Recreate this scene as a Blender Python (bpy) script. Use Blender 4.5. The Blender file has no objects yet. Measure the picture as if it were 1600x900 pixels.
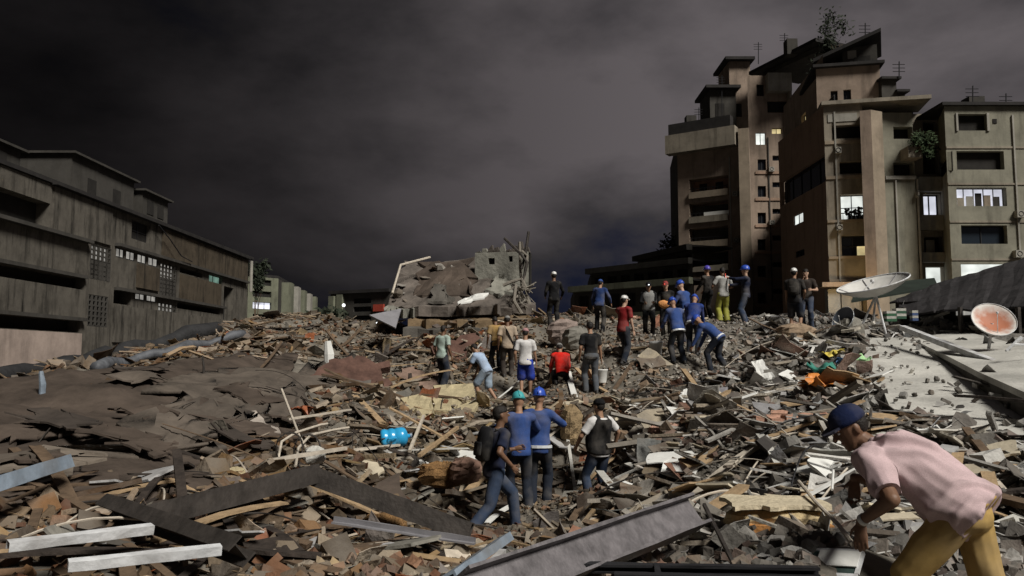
import bpy, math, random
import numpy as np
from mathutils import Vector, Matrix, Quaternion
random.seed(7); rng = np.random.default_rng(7)
R = math.radians
scene = bpy.context.scene

# ------------------------------------------------------------------ camera
F = 1256.0; CAMZ = 3.2; PITCH = R(5.0)
cd = bpy.data.cameras.new('camera'); cam = bpy.data.objects.new('camera', cd)
scene.collection.objects.link(cam); scene.camera = cam
cam.location = (0, 0, CAMZ); cam.rotation_euler = (math.pi/2 + PITCH, 0, 0)
cd.sensor_width = 36; cd.lens = F/1600*36; cd.clip_start = 0.1; cd.clip_end = 3000

# ------------------------------------------------------------------ sky (night clouds lit by the city over a dusk sky)
SUN_AZ = R(42); SUN_EL = R(46)          # azimuth to the right of straight behind the camera
world = bpy.data.worlds.new('World'); scene.world = world; world.use_nodes = True
wn = world.node_tree; wn.nodes.clear(); wl = wn.links.new
def wnode(t, **k):
    n = wn.nodes.new(t)
    for a, b in k.items(): setattr(n, a, b)
    return n
sky = wnode('ShaderNodeTexSky', sky_type='NISHITA', sun_disc=False, sun_elevation=R(-4), sun_rotation=R(200))
tc = wnode('ShaderNodeTexCoord')
mp = wnode('ShaderNodeMapping'); mp.inputs['Scale'].default_value = (1.6, 1.6, 3.4); mp.inputs['Location'].default_value = (2.35, 1.2, 0.1)
wl(tc.outputs['Generated'], mp.inputs[0])
nz = wnode('ShaderNodeTexNoise'); nz.inputs['Scale'].default_value = 1.35; nz.inputs['Detail'].default_value = 9; nz.inputs['Roughness'].default_value = .56; nz.inputs['Distortion'].default_value = .12
wl(mp.outputs[0], nz.inputs['Vector'])
cr = wnode('ShaderNodeValToRGB')
e = cr.color_ramp.elements
e[0].position = .36; e[0].color = (.0065, .008, .017, 1)
e[1].position = .66; e[1].color = (.078, .069, .072, 1)
m1 = e.new(.46); m1.color = (.029, .0265, .0285, 1)
sx_ = wnode('ShaderNodeSeparateXYZ'); wl(tc.outputs['Generated'], sx_.inputs[0])
hz_ = wnode('ShaderNodeMapRange', interpolation_type='SMOOTHSTEP'); hz_.inputs[1].default_value = .03; hz_.inputs[2].default_value = .19; hz_.inputs[3].default_value = -.13; hz_.inputs[4].default_value = .02; wl(sx_.outputs[2], hz_.inputs[0])
cv_ = wnode('ShaderNodeMath', operation='ADD'); wl(nz.outputs['Fac'], cv_.inputs[0]); wl(hz_.outputs[0], cv_.inputs[1]); wl(cv_.outputs[0], cr.inputs[0])      # cloud cover thins towards the horizon
#      # added vignette: cloud brightness dimmed to the left, raised to the right
mr_ = wnode('ShaderNodeMapRange', interpolation_type='SMOOTHSTEP'); mr_.inputs[1].default_value = -.55; mr_.inputs[2].default_value = .35; mr_.inputs[3].default_value = .10; mr_.inputs[4].default_value = 1.6; wl(sx_.outputs[0], mr_.inputs[0])
bg1 = wnode('ShaderNodeBackground'); wl(mr_.outputs[0], bg1.inputs[1]); wl(cr.outputs[0], bg1.inputs[0])
bg2 = wnode('ShaderNodeBackground'); bg2.inputs[1].default_value = 0.02; wl(sky.outputs[0], bg2.inputs[0])
ad = wnode('ShaderNodeAddShader'); wl(bg1.outputs[0], ad.inputs[0]); wl(bg2.outputs[0], ad.inputs[1])
wo = wnode('ShaderNodeOutputWorld'); wl(ad.outputs[0], wo.inputs[0])

# ------------------------------------------------------------------ sun
sd = bpy.data.lights.new('sun', 'SUN'); sd.energy = 4.3; sd.angle = R(17.0); sd.color = (1.0, .96, .89)
sun = bpy.data.objects.new('sun', sd); scene.collection.objects.link(sun)
sdir = Vector((math.sin(SUN_AZ)*math.cos(SUN_EL), -math.cos(SUN_AZ)*math.cos(SUN_EL), math.sin(SUN_EL)))
sun.rotation_euler = sdir.to_track_quat('Z', 'Y').to_euler(); sun.location = (20, -20, 30)

vs = scene.view_settings; vs.view_transform = 'Standard'; vs.look = 'None'; vs.exposure = 0.0; vs.gamma = 1
vs.use_curve_mapping = False
scene.render.engine = 'CYCLES'

# ------------------------------------------------------------------ helpers
COL = scene.collection
def ray(px, py):
    u = (px-800)/F; v = (450-py)/F
    return Vector((u, math.cos(PITCH) - v*math.sin(PITCH), math.sin(PITCH) + v*math.cos(PITCH)))
def P(px, py, d):
    r = ray(px, py); t = d/r.y
    return Vector((r.x*t, d, CAMZ + r.z*t))
def tag(o, label=None, cat=None, group=None, kind=None):
    if label: o['label'] = label
    if cat: o['category'] = cat
    if group: o['group'] = group
    if kind: o['kind'] = kind
    return o
def empty(name, loc=(0, 0, 0), rz=0):
    o = bpy.data.objects.new(name, None); COL.objects.link(o); o.location = loc; o.rotation_euler = (0, 0, rz)
    o.empty_display_size = .2
    return o
def link(name, me, mat=None, parent=None, loc=None):
    o = bpy.data.objects.new(name, me); COL.objects.link(o)
    if mat is not None and len(me.materials) == 0: me.materials.append(mat)
    if parent is not None: o.parent = parent
    if loc is not None: o.location = loc
    return o
class MB:
    def __init__(s): s.v = []; s.f = []
    def add(s, vs, fs):
        n = len(s.v); s.v += [tuple(a) for a in vs]; s.f += [tuple(i+n for i in f) for f in fs]; return s
    def box(s, c, size, rot=None):
        c = Vector(c); x, y, z = size[0]/2, size[1]/2, size[2]/2
        vs = [Vector(q) for q in ((-x,-y,-z),(x,-y,-z),(x,y,-z),(-x,y,-z),(-x,-y,z),(x,-y,z),(x,y,z),(-x,y,z))]
        if rot is not None: vs = [rot @ q for q in vs]
        return s.add([c+q for q in vs], [(0,3,2,1),(4,5,6,7),(0,1,5,4),(1,2,6,5),(2,3,7,6),(3,0,4,7)])
    def prism(s, top, thick, down=Vector((0,0,-1))):
        top = [Vector(t) for t in top]; n = len(top); bot = [t + down*thick for t in top]
        nrm = (top[1]-top[0]).cross(top[2]-top[0])
        fs = [tuple(range(n)), tuple(range(2*n-1, n-1, -1))] + [(i, n+i, n+(i+1) % n, (i+1) % n) for i in range(n)]
        if nrm.dot(down) > 0: fs = [tuple(reversed(f)) for f in fs]
        return s.add(top+bot, fs)
    def loft(s, rings, n=12):
        vs = []; fs = []
        for c, ax, ay in rings:
            for k in range(n):
                a = 2*math.pi*k/n; vs.append(c + ax*math.cos(a) + ay*math.sin(a))
        m = len(rings)
        for i in range(m-1):
            for k in range(n):
                k2 = (k+1) % n; fs.append((i*n+k, i*n+k2, (i+1)*n+k2, (i+1)*n+k))
        fs.append(tuple(range(n-1, -1, -1))); fs.append(tuple((m-1)*n+k for k in range(n)))
        return s.add(vs, fs)
    def tube(s, pts, r, n=6):
        pts = [Vector(p) for p in pts]; rr = r if isinstance(r, (list, tuple)) else [r]*len(pts)
        rings = []
        for i, p in enumerate(pts):
            d = (pts[min(i+1, len(pts)-1)] - pts[max(i-1, 0)]).normalized()
            ref = Vector((0, 0, 1)) if abs(d.z) < .9 else Vector((1, 0, 0))
            a = d.cross(ref).normalized(); b = a.cross(d).normalized()
            rings.append((p, b*rr[i], a*rr[i]))
        return s.loft(rings, n)
    def capsule(s, p0, p1, r0, r1, n=12, flat=None):
        p0 = Vector(p0); p1 = Vector(p1); d = p1-p0; L = d.length
        d = d/L if L > 1e-6 else Vector((0, 0, 1))
        ref = flat[0] if flat else (Vector((0, 1, 0)) if abs(d.y) < .9 else Vector((1, 0, 0)))
        a = (ref - d*ref.dot(d)).normalized(); b = a.cross(d).normalized(); fk = flat[1] if flat else 1
        rings = []
        for t in (-.97, -.8, -.5): rings.append((p0+d*r0*t, a*r0*fk*math.sqrt(1-t*t), b*r0*math.sqrt(1-t*t)))
        for t in (0, .33, .66, 1): r = r0+(r1-r0)*t; rings.append((p0.lerp(p1, t), a*r*fk, b*r))
        for t in (.5, .8, .97): rings.append((p1+d*r1*t, a*r1*fk*math.sqrt(1-t*t), b*r1*math.sqrt(1-t*t)))
        return s.loft(rings, n)
    def ball(s, c, rx, ry, rz, rot=None, n=12, m=7):
        c = Vector(c); rings = []
        for i in range(m):
            t = -.98 + 1.96*i/(m-1); q = math.sqrt(1-t*t)
            cc = Vector((0, 0, rz*t)); ax = Vector((rx*q, 0, 0)); ay = Vector((0, ry*q, 0))
            if rot is not None: cc = rot @ cc; ax = rot @ ax; ay = rot @ ay
            rings.append((c+cc, ax, ay))
        return s.loft(rings, n)
    def mesh(s, name, smooth=False):
        me = bpy.data.meshes.new(name); me.from_pydata(s.v, [], s.f); me.update()
        if smooth: me.polygons.foreach_set('use_smooth', [True]*len(me.polygons))
        return me
    def build(s, name, mat, parent=None, loc=None, smooth=False):
        return link(name, s.mesh(name, smooth), mat, parent, loc)
def basis(d, up=Vector((0, 0, 1))):
    d = d.normalized(); x = d.cross(up)
    if x.length < 1e-4: x = Vector((1, 0, 0))
    x.normalize(); z = x.cross(d).normalized()
    return Matrix((x, d, z)).transposed()       # columns: side, along, up

# ------------------------------------------------------------------ materials
MATS = {}
def mat(name, col, rough=.85, var=.25, scale=6.0, bump=.15, bscale=None, metal=0.0, attr=None, col2=None, streak=False, spec=.3, dust=0):
    if name in MATS: return MATS[name]
    m = bpy.data.materials.new(name); m.use_nodes = True; nt = m.node_tree; L = nt.links.new
    bs = nt.nodes['Principled BSDF']; bs.inputs['Roughness'].default_value = rough; bs.inputs['Metallic'].default_value = metal
    bs.inputs['Specular IOR Level'].default_value = spec
    tcn = nt.nodes.new('ShaderNodeTexCoord'); geo = nt.nodes.new('ShaderNodeNewGeometry')
    vec = geo.outputs['Position'] if attr != 'object' else tcn.outputs['Object']
    if streak:
        mpp = nt.nodes.new('ShaderNodeMapping'); mpp.inputs['Scale'].default_value = (1, 1, .22); L(vec, mpp.inputs[0]); vec = mpp.outputs[0]
    n1 = nt.nodes.new('ShaderNodeTexNoise'); n1.inputs['Scale'].default_value = scale; n1.inputs['Detail'].default_value = 8; n1.inputs['Roughness'].default_value = .65
    L(vec, n1.inputs['Vector'])
    ramp = nt.nodes.new('ShaderNodeValToRGB'); ramp.color_ramp.elements[0].position = .32; ramp.color_ramp.elements[1].position = .68
    c1 = tuple(c*(1-var) for c in col); c2 = col2 if col2 else tuple(min(1, c*(1+var)) for c in col)
    ramp.color_ramp.elements[0].color = (*c1, 1); ramp.color_ramp.elements[1].color = (*c2, 1)
    L(n1.outputs['Fac'], ramp.inputs[0]); out = ramp.outputs[0]
    if attr:
        if attr in ('face', 'vert'): an = nt.nodes.new('ShaderNodeAttribute'); an.attribute_name = 'tint'; ac = an.outputs['Color']
        else: an = nt.nodes.new('ShaderNodeObjectInfo'); ac = an.outputs['Color']
        mx = nt.nodes.new('ShaderNodeMix'); mx.data_type = 'RGBA'; mx.blend_type = 'MULTIPLY'; mx.inputs['Factor'].default_value = 1
        L(ac, mx.inputs[6]); L(out, mx.inputs[7]); out = mx.outputs[2]
    if dust:
        n2 = nt.nodes.new('ShaderNodeTexNoise'); n2.inputs['Scale'].default_value = scale*.45; n2.inputs['Detail'].default_value = 6
        L(geo.outputs['Position'], n2.inputs['Vector'])
        r2 = nt.nodes.new('ShaderNodeValToRGB'); r2.color_ramp.elements[0].position = .45; r2.color_ramp.elements[1].position = .65
        r2.color_ramp.elements[1].color = (dust, dust, dust, 1); L(n2.outputs['Fac'], r2.inputs[0])
        m2 = nt.nodes.new('ShaderNodeMix'); m2.data_type = 'RGBA'; L(r2.outputs[0], m2.inputs[0]); L(out, m2.inputs[6]); m2.inputs[7].default_value = (.2, .18, .155, 1)
        out = m2.outputs[2]
    L(out, bs.inputs['Base Color'])
    if bump:
        n3 = nt.nodes.new('ShaderNodeTexNoise'); n3.inputs['Scale'].default_value = bscale or scale*4; n3.inputs['Detail'].default_value = 6; L(vec, n3.inputs['Vector'])
        bp = nt.nodes.new('ShaderNodeBump'); bp.inputs['Strength'].default_value = bump; bp.inputs['Distance'].default_value = .05
        L(n3.outputs['Fac'], bp.inputs['Height']); L(bp.outputs[0], bs.inputs['Normal'])
    MATS[name] = m; return m
def wallmat(name, col, stain=(.03, .027, .022), amount=.55, scale=.35, brick=None):
    """old wall: blotchy colour, dark run-off streaks, optional brick courses"""
    if name in MATS: return MATS[name]
    m = bpy.data.materials.new(name); m.use_nodes = True; nt = m.node_tree; L = nt.links.new
    bs = nt.nodes['Principled BSDF']; bs.inputs['Roughness'].default_value = .92; bs.inputs['Specular IOR Level'].default_value = .15
    geo = nt.nodes.new('ShaderNodeNewGeometry')
    def noise(sc, det=8, zs=1.0, off=0):
        mpn = nt.nodes.new('ShaderNodeMapping'); mpn.inputs['Scale'].default_value = (1, 1, zs); mpn.inputs['Location'].default_value = (off, off*.7, off*1.3)
        L(geo.outputs['Position'], mpn.inputs[0]); n = nt.nodes.new('ShaderNodeTexNoise'); n.inputs['Scale'].default_value = sc; n.inputs['Detail'].default_value = det; n.inputs['Roughness'].default_value = .7
        L(mpn.outputs[0], n.inputs['Vector']); return n.outputs['Fac']
    def ramp(src, p0, p1, c0, c1):
        r = nt.nodes.new('ShaderNodeValToRGB'); r.color_ramp.elements[0].position = p0; r.color_ramp.elements[1].position = p1
        r.color_ramp.elements[0].color = (*c0, 1); r.color_ramp.elements[1].color = (*c1, 1); L(src, r.inputs[0]); return r.outputs[0]
    def mix(fac, a, b):
        x = nt.nodes.new('ShaderNodeMix'); x.data_type = 'RGBA'
        L(fac, x.inputs[0]); L(a, x.inputs[6])
        if isinstance(b, tuple): x.inputs[7].default_value = (*b, 1)
        else: L(b, x.inputs[7])
        return x.outputs[2]
    base = ramp(noise(scale*1.5), .3, .7, tuple(c*.72 for c in col), tuple(c*1.25 for c in col))
    if brick:
        bt = nt.nodes.new('ShaderNodeTexBrick'); bt.inputs['Scale'].default_value = 4
        bt.inputs['Color1'].default_value = (*brick, 1); bt.inputs['Color2'].default_value = (*[c*.7 for c in brick], 1); bt.inputs['Mortar'].default_value = (*[c*.9+.02 for c in col], 1)
        cmb = nt.nodes.new('ShaderNodeSeparateXYZ'); L(geo.outputs['Position'], cmb.inputs[0])
        ad2 = nt.nodes.new('ShaderNodeMath'); L(cmb.outputs[0], ad2.inputs[0]); L(cmb.outputs[1], ad2.inputs[1])
        cb = nt.nodes.new('ShaderNodeCombineXYZ'); L(ad2.outputs[0], cb.inputs[0]); L(cmb.outputs[2], cb.inputs[1])
        L(cb.outputs[0], bt.inputs['Vector']); x = nt.nodes.new('ShaderNodeMix'); x.data_type = 'RGBA'; x.inputs[0].default_value = .6
        L(base, x.inputs[6]); L(bt.outputs[0], x.inputs[7]); base = x.outputs[2]
    s1 = ramp(noise(scale*3, 10, .14, 5), .5, .68, (0, 0, 0), (amount,)*3)
    o = mix(s1, base, stain)
    s2 = ramp(noise(scale*.9, 8, .8, 11), .52, .66, (0, 0, 0), (amount*.8,)*3)
    o = mix(s2, o, tuple(c*.45 for c in col))
    L(o, bs.inputs['Base Color'])
    bp = nt.nodes.new('ShaderNodeBump'); bp.inputs['Strength'].default_value = .25; bp.inputs['Distance'].default_value = .04
    L(noise(6, 6), bp.inputs['Height']); L(bp.outputs[0], bs.inputs['Normal'])
    MATS[name] = m; return m
def emit(name, col, strength, var=0.0, scale=1.5):
    if name in MATS: return MATS[name]
    m = bpy.data.materials.new(name); m.use_nodes = True; nt = m.node_tree; bs = nt.nodes['Principled BSDF']
    bs.inputs['Base Color'].default_value = (*[c*.6 for c in col], 1); bs.inputs['Emission Color'].default_value = (*col, 1); bs.inputs['Emission Strength'].default_value = strength
    if var:
        geo = nt.nodes.new('ShaderNodeNewGeometry'); n = nt.nodes.new('ShaderNodeTexNoise'); n.inputs['Scale'].default_value = scale; n.inputs['Detail'].default_value = 2
        nt.links.new(geo.outputs['Position'], n.inputs['Vector']); mr = nt.nodes.new('ShaderNodeMapRange'); mr.inputs[1].default_value = .3; mr.inputs[2].default_value = .7
        mr.inputs[3].default_value = strength*(1-var); mr.inputs[4].default_value = strength*(1+var*.4)
        nt.links.new(n.outputs['Fac'], mr.inputs[0]); nt.links.new(mr.outputs[0], bs.inputs['Emission Strength'])
    MATS[name] = m; return m
def glassmat(name, col=(.012, .014, .018), rough=.12):
    if name in MATS: return MATS[name]
    m = bpy.data.materials.new(name); m.use_nodes = True; bs = m.node_tree.nodes['Principled BSDF']
    bs.inputs['Base Color'].default_value = (*col, 1); bs.inputs['Roughness'].default_value = rough; bs.inputs['Specular IOR Level'].default_value = .5
    MATS[name] = m; return m

M_dirt = mat('rubble_dust', (.15, .135, .113), .95, .5, 1.6, .5, 14, spec=.1)
M_ground = mat('street_dirt', (.06, .055, .05), .95, .3, .6, .2, 8)
M_conc = mat('concrete', (.2, .19, .165), .93, .3, 1.8, .35, 18, spec=.15)
M_conc_l = mat('light_concrete', (.44, .43, .395), .93, .25, 1.2, .35, 16, spec=.15)
M_conc_d = mat('dark_concrete', (.085, .078, .068), .93, .35, 1.4, .35, 16, spec=.15)
M_roofbr = mat('brown_roof_felt', (.070, .054, .043), .9, .45, .9, .5, 7, spec=.2)
M_darkf = mat('black_membrane', (.022, .022, .023), .75, .4, 2.5, .5, 12)
M_steelw = mat('white_painted_steel', (.58, .59, .60), .5, .25, 7, .12, metal=0, spec=.4, dust=.6)
M_steelb = mat('blue_grey_steel', (.28, .34, .41), .4, .3, 5, .1, metal=.3, spec=.5, dust=.5)
M_steelg = mat('grey_steel', (.24, .235, .25), .5, .2, 3, .1, metal=.2, spec=.4)
M_steeld = mat('dark_rusted_steel', (.05, .043, .038), .65, .4, 5, .2, metal=.3)
M_black = mat('black_metal', (.018, .018, .02), .5, .3, 5, .05)
M_white = mat('white_board', (.66, .66, .63), .8, .12, 3, .1)
M_wood = mat('pale_timber', (.34, .24, .14), .85, .3, 9, .2)
M_woodd = mat('dark_timber', (.11, .075, .048), .88, .35, 7, .25)
M_foam = mat('yellow_plaster', (.40, .34, .21), .95, .22, 5, .4, 25)
M_insul = mat('brown_fibre', (.24, .135, .055), .98, .45, 14, .9, 60)
M_rope = mat('pale_pipe', (.45, .40, .33), .7, .25, 9, .1)
M_rub_obj = mat('rubble_piece', (1, 1, 1), .93, .38, 5, .4, 22, attr='objcol', spec=.12, dust=.55)
M_rub_face = mat('rubble_litter', (1, 1, 1), .93, .34, 6, .3, 25, attr='face', spec=.12, dust=.5)
M_glass = glassmat('dark_window_glass')
M_glassb = glassmat('blue_window_glass', (.016, .022, .03), .2)
M_void = mat('dark_room', (.02, .018, .016), .95, .4, .8, 0)
M_lit = emit('lit_white_room', (.95, 1.0, .95), .85, .35, .9)
M_litv = emit('lit_cold_room', (.86, .88, 1.0), .8, .35, .9)
M_lity = emit('lit_yellow_room', (1, .82, .42), .55, .4)
M_litg = emit('lit_green_room', (.55, .95, .78), .22, .5)
M_litdim = emit('dim_lit_room', (.9, .87, .8), .34, .5, 1.2)
M_lamp = emit('lamp_glow', (1, .93, .8), 9)
M_lampc = emit('head_lamp_glow', (.9, .95, 1), 2.5)
M_red = emit('red_lamp_glow', (1, .12, .08), 1.1)

# ------------------------------------------------------------------ terrain : ground sheet + rubble mound
me = MB(); me.add([(-900, -300, 0), (900, -300, 0), (900, 1500, 0), (-900, 1500, 0)], [(0, 1, 2, 3)])
tag(me.build('ground', M_ground), kind='structure')

CP = [  # photo point and its distance from the camera
 (0,600,16),(165,565,20),(330,518,26),(450,502,30),(0,700,9.5),(250,690,11),(480,640,15),(300,765,7.6),(550,770,9.6),(0,885,4.6),(300,892,5.0),(600,893,5.6),
 (900,893,5.6),(1200,892,5.0),(770,842,10.9),(935,805,13.6),(820,797,11.6),(760,628,20.8),(690,598,22.3),(820,612,21.2),(925,615,19.5),(878,608,20),(975,556,20.5),
 (1060,576,20),(1125,583,19.5),(1165,497,25.2),(1250,516,22),(865,502,25.5),(1015,517,25),(1140,835,7),(1300,770,8),(1100,700,11),(1250,650,12.5),(1560,725,8),
 (1600,650,10),(1400,610,12.6),(1330,535,18.5),(1200,545,18.5),(1150,605,16),(1000,625,17),(1000,705,13.2),(880,700,14.6),(700,720,13.5),(600,705,13.5),(600,625,19),
 (550,562,24),(650,525,28),(880,522,24.5),(1400,520,20),(1500,560,15),(1480,890,5.4),(1590,830,6.4),(430,880,5.4),(770,872,8.0),(900,862,8.2),(640,866,7.6),(1000,846,8.8),(850,835,9.8),(700,850,9.2),(1310,892,4.7),(1240,896,4.6),(1400,905,4.8),(150,800,6.2),(400,590,19),(450,545,24)]
cpx = [P(*c) for c in CP]
cpx += [Vector(q) for q in ((2.7,4.3,1.49),(2.35,4.5,1.5),(1.2,3.0,1.65),(1.9,3.2,1.5),(0,2.4,1.6),(-3,2.5,1.8),(5,2.5,1.5),(-20,3,1.6),(20,3,1.8),(-34,2,1.0),(34,2,1.5),(-13,16,1.7),(-13,20,2.1),(-13,26,2.5),(-14,32,2.4),(-20,14,.9),(-20,22,.8),(-22,30,.8),(-33,40,.4),(-24,40,.3),
        (24,14,3.0),(24,24,3.3),(33,40,1.0),(20,36,2.6),(0,34,3.4),(10,33,3.2),(-10,38,2.2),(0,42,.6),(-15,47,0),(15,47,0),(33,48,0),(-33,48,0),(0,48,0),(34,20,2.6),(-34,20,.5))]
X = np.array([[p.x, p.y] for p in cpx]); Z = np.array([p.z for p in cpx])
def tps(r2): return np.where(r2 > 1e-9, .5*r2*np.log(np.maximum(r2, 1e-9)), 0)
d2 = ((X[:, None]-X[None])**2).sum(-1); n = len(X)
A = np.zeros((n+3, n+3)); A[:n, :n] = tps(d2) + np.eye(n)*.008; A[:n, n] = 1; A[:n, n+1:] = X; A[n, :n] = 1; A[n+1:, :n] = X.T
W = np.linalg.solve(A, np.concatenate([Z, np.zeros(3)]))
GX0, GX1, GY0, GY1, GS = -34, 34, 1.4, 48.2, .155
gx = np.arange(GX0, GX1+1e-6, GS); gy = np.arange(GY0, GY1+1e-6, GS); GXX, GYY = np.meshgrid(gx, gy)
pts = np.stack([GXX.ravel(), GYY.ravel()], 1); gz = np.full(len(pts), W[n]) + pts @ W[n+1:]
for i in range(n): gz += W[i]*tps(((pts-X[i])**2).sum(-1))
def vnoise(x, y, s, seed):
    r = np.random.default_rng(seed); g = r.random((256, 256))
    x = x/s+57.3; y = y/s+91.7; xi = np.floor(x).astype(int); yi = np.floor(y).astype(int); fx = x-xi; fy = y-yi
    fx = fx*fx*(3-2*fx); fy = fy*fy*(3-2*fy); a = lambda i, j: g[(yi+j) & 255, (xi+i) & 255]
    return (a(0,0)*(1-fx)+a(1,0)*fx)*(1-fy)+(a(0,1)*(1-fx)+a(1,1)*fx)*fy - .5
rough = .30*vnoise(pts[:,0], pts[:,1], 1.7, 1) + .22*vnoise(pts[:,0], pts[:,1], .7, 2) + .14*vnoise(pts[:,0], pts[:,1], .33, 3)
fade = np.clip((pts[:,1]-3)/6, .35, 1)
gz = np.maximum(gz + rough*fade, -.3 + .02*pts[:,1]*0)
# flat slabs on the right: the mound stays below them
def inpoly(x, y, poly):
    x = np.asarray(x); y = np.asarray(y); r = np.zeros(x.shape, bool); n = len(poly)
    for i in range(n):
        x0, y0 = poly[i]; x1, y1 = poly[(i+1) % n]
        c = ((y0 > y) != (y1 > y)) & (x < (x1-x0)*(y-y0)/((y1-y0) if y1 != y0 else 1e-9)+x0); r ^= c
    return r
SL1 = [(1345,530,19.0),(1440,537,18.3),(1610,655,9.9),(1680,735,8.2),(1392,652,10.9),(1356,572,15.0)]
tp = [P(*q) for q in SL1]
# fit the slab to one plane so it is flat
An = np.array([[p.x, p.y, 1] for p in tp]); cz = np.linalg.lstsq(An, np.array([p.z for p in tp]), rcond=None)[0]
def SLZ(x, y): return cz[0]*x+cz[1]*y+cz[2]
def irregular(poly, n, j, seed):
    r = random.Random(seed); out = []
    for i in range(len(poly)):
        a, c = Vector(poly[i]), Vector(poly[(i+1) % len(poly)])
        for k in range(n): t = k/n; p = a.lerp(c, t); out.append((p.x+(r.uniform(-j, j) if k else 0), p.y+(r.uniform(-j, j) if k else 0)))
    return out
poly1 = irregular([(p.x, p.y) for p in tp], 6, .13, 4)
up = [(1425,533,18.4),(1500,522,19.0),(1690,566,12.0),(1690,652,8.7),(1600,613,9.9)]
tp2 = [P(*q) for q in up]; An = np.array([[p.x, p.y, 1] for p in tp2]); c2 = np.linalg.lstsq(An, np.array([p.z for p in tp2]), rcond=None)[0]
ins_ = inpoly(pts[:,0], pts[:,1], [(p.x*1.0, p.y) for p in tp]); gz = np.where(ins_, np.minimum(gz, SLZ(pts[:,0], pts[:,1])-.02), gz)
ins_ = inpoly(pts[:,0], pts[:,1], [(p.x, p.y) for p in tp2]); gz = np.where(ins_, np.minimum(gz, c2[0]*pts[:,0]+c2[1]*pts[:,1]+c2[2]-.30), gz)
GZ = gz.reshape(GXX.shape)
def tz(x, y):
    i = min(max((x-GX0)/GS, 0), len(gx)-1.001); j = min(max((y-GY0)/GS, 0), len(gy)-1.001)
    a, b = int(i), int(j); fx, fy = i-a, j-b
    return float((GZ[b, a]*(1-fx)+GZ[b, a+1]*fx)*(1-fy)+(GZ[b+1, a]*(1-fx)+GZ[b+1, a+1]*fx)*fy)
def tzv(x, y):
    i = np.clip((x-GX0)/GS, 0, len(gx)-1.001); j = np.clip((y-GY0)/GS, 0, len(gy)-1.001)
    a = i.astype(int); b = j.astype(int); fx = i-a; fy = j-b
    return (GZ[b, a]*(1-fx)+GZ[b, a+1]*fx)*(1-fy)+(GZ[b+1, a]*(1-fx)+GZ[b+1, a+1]*fx)*fy
nx, ny = len(gx), len(gy)
idx = (np.arange(ny-1)[:, None]*nx + np.arange(nx-1)[None]).ravel()
me = bpy.data.meshes.new('rubble_mound')
me.from_pydata(np.column_stack([pts, gz]).tolist(), [], np.stack([idx, idx+1, idx+nx+1, idx+nx], 1).tolist()); me.update()
me.polygons.foreach_set('use_smooth', [True]*len(me.polygons))
mound = tag(link('rubble_mound', me, M_dirt), kind='structure')
def G(px, py, d, dz=0.0):
    p = P(px, py, d); p.z = tz(p.x, p.y)+dz; return p
def hit(px, py, far=60):
    """where the photo ray meets the mound"""
    r = ray(px, py); d = 2.5
    while d < far:
        p = Vector((0, 0, CAMZ)) + r*(d/r.y)
        if p.z <= tz(p.x, p.y): return p
        d += .05
    return P(px, py, 25)

# ------------------------------------------------------------------ buildings
W_conc = wallmat('stained_facade', (.25, .22, .175))
W_conc2 = wallmat('olive_facade', (.22, .21, .165), amount=.4)
W_brick = wallmat('brown_brick_facade', (.32, .23, .17), amount=.35, brick=(.33, .21, .15))
W_brown = wallmat('brown_plaster_facade', (.27, .21, .165), amount=.45)
W_left = wallmat('mouldy_white_facade', (.105, .095, .08), stain=(.012, .011, .0095), amount=.97, scale=.6)
W_left2 = wallmat('mouldy_brown_facade', (.075, .06, .043), stain=(.012, .011, .0095), amount=.9, scale=.6)
W_pink = wallmat('pink_render', (.36, .29, .25), amount=.25)
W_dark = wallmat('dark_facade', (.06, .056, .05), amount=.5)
W_pale = wallmat('pale_parapet', (.30, .285, .25), amount=.3)
W_pillar = wallmat('pillar_render', (.27, .22, .165), amount=.3)
W_far = wallmat('far_olive_facade', (.16, .165, .12), amount=.5)
W_roof = mat('dark_roof_sheet', (.022, .020, .019), .9, .4, 1, .2, 6)

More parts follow.
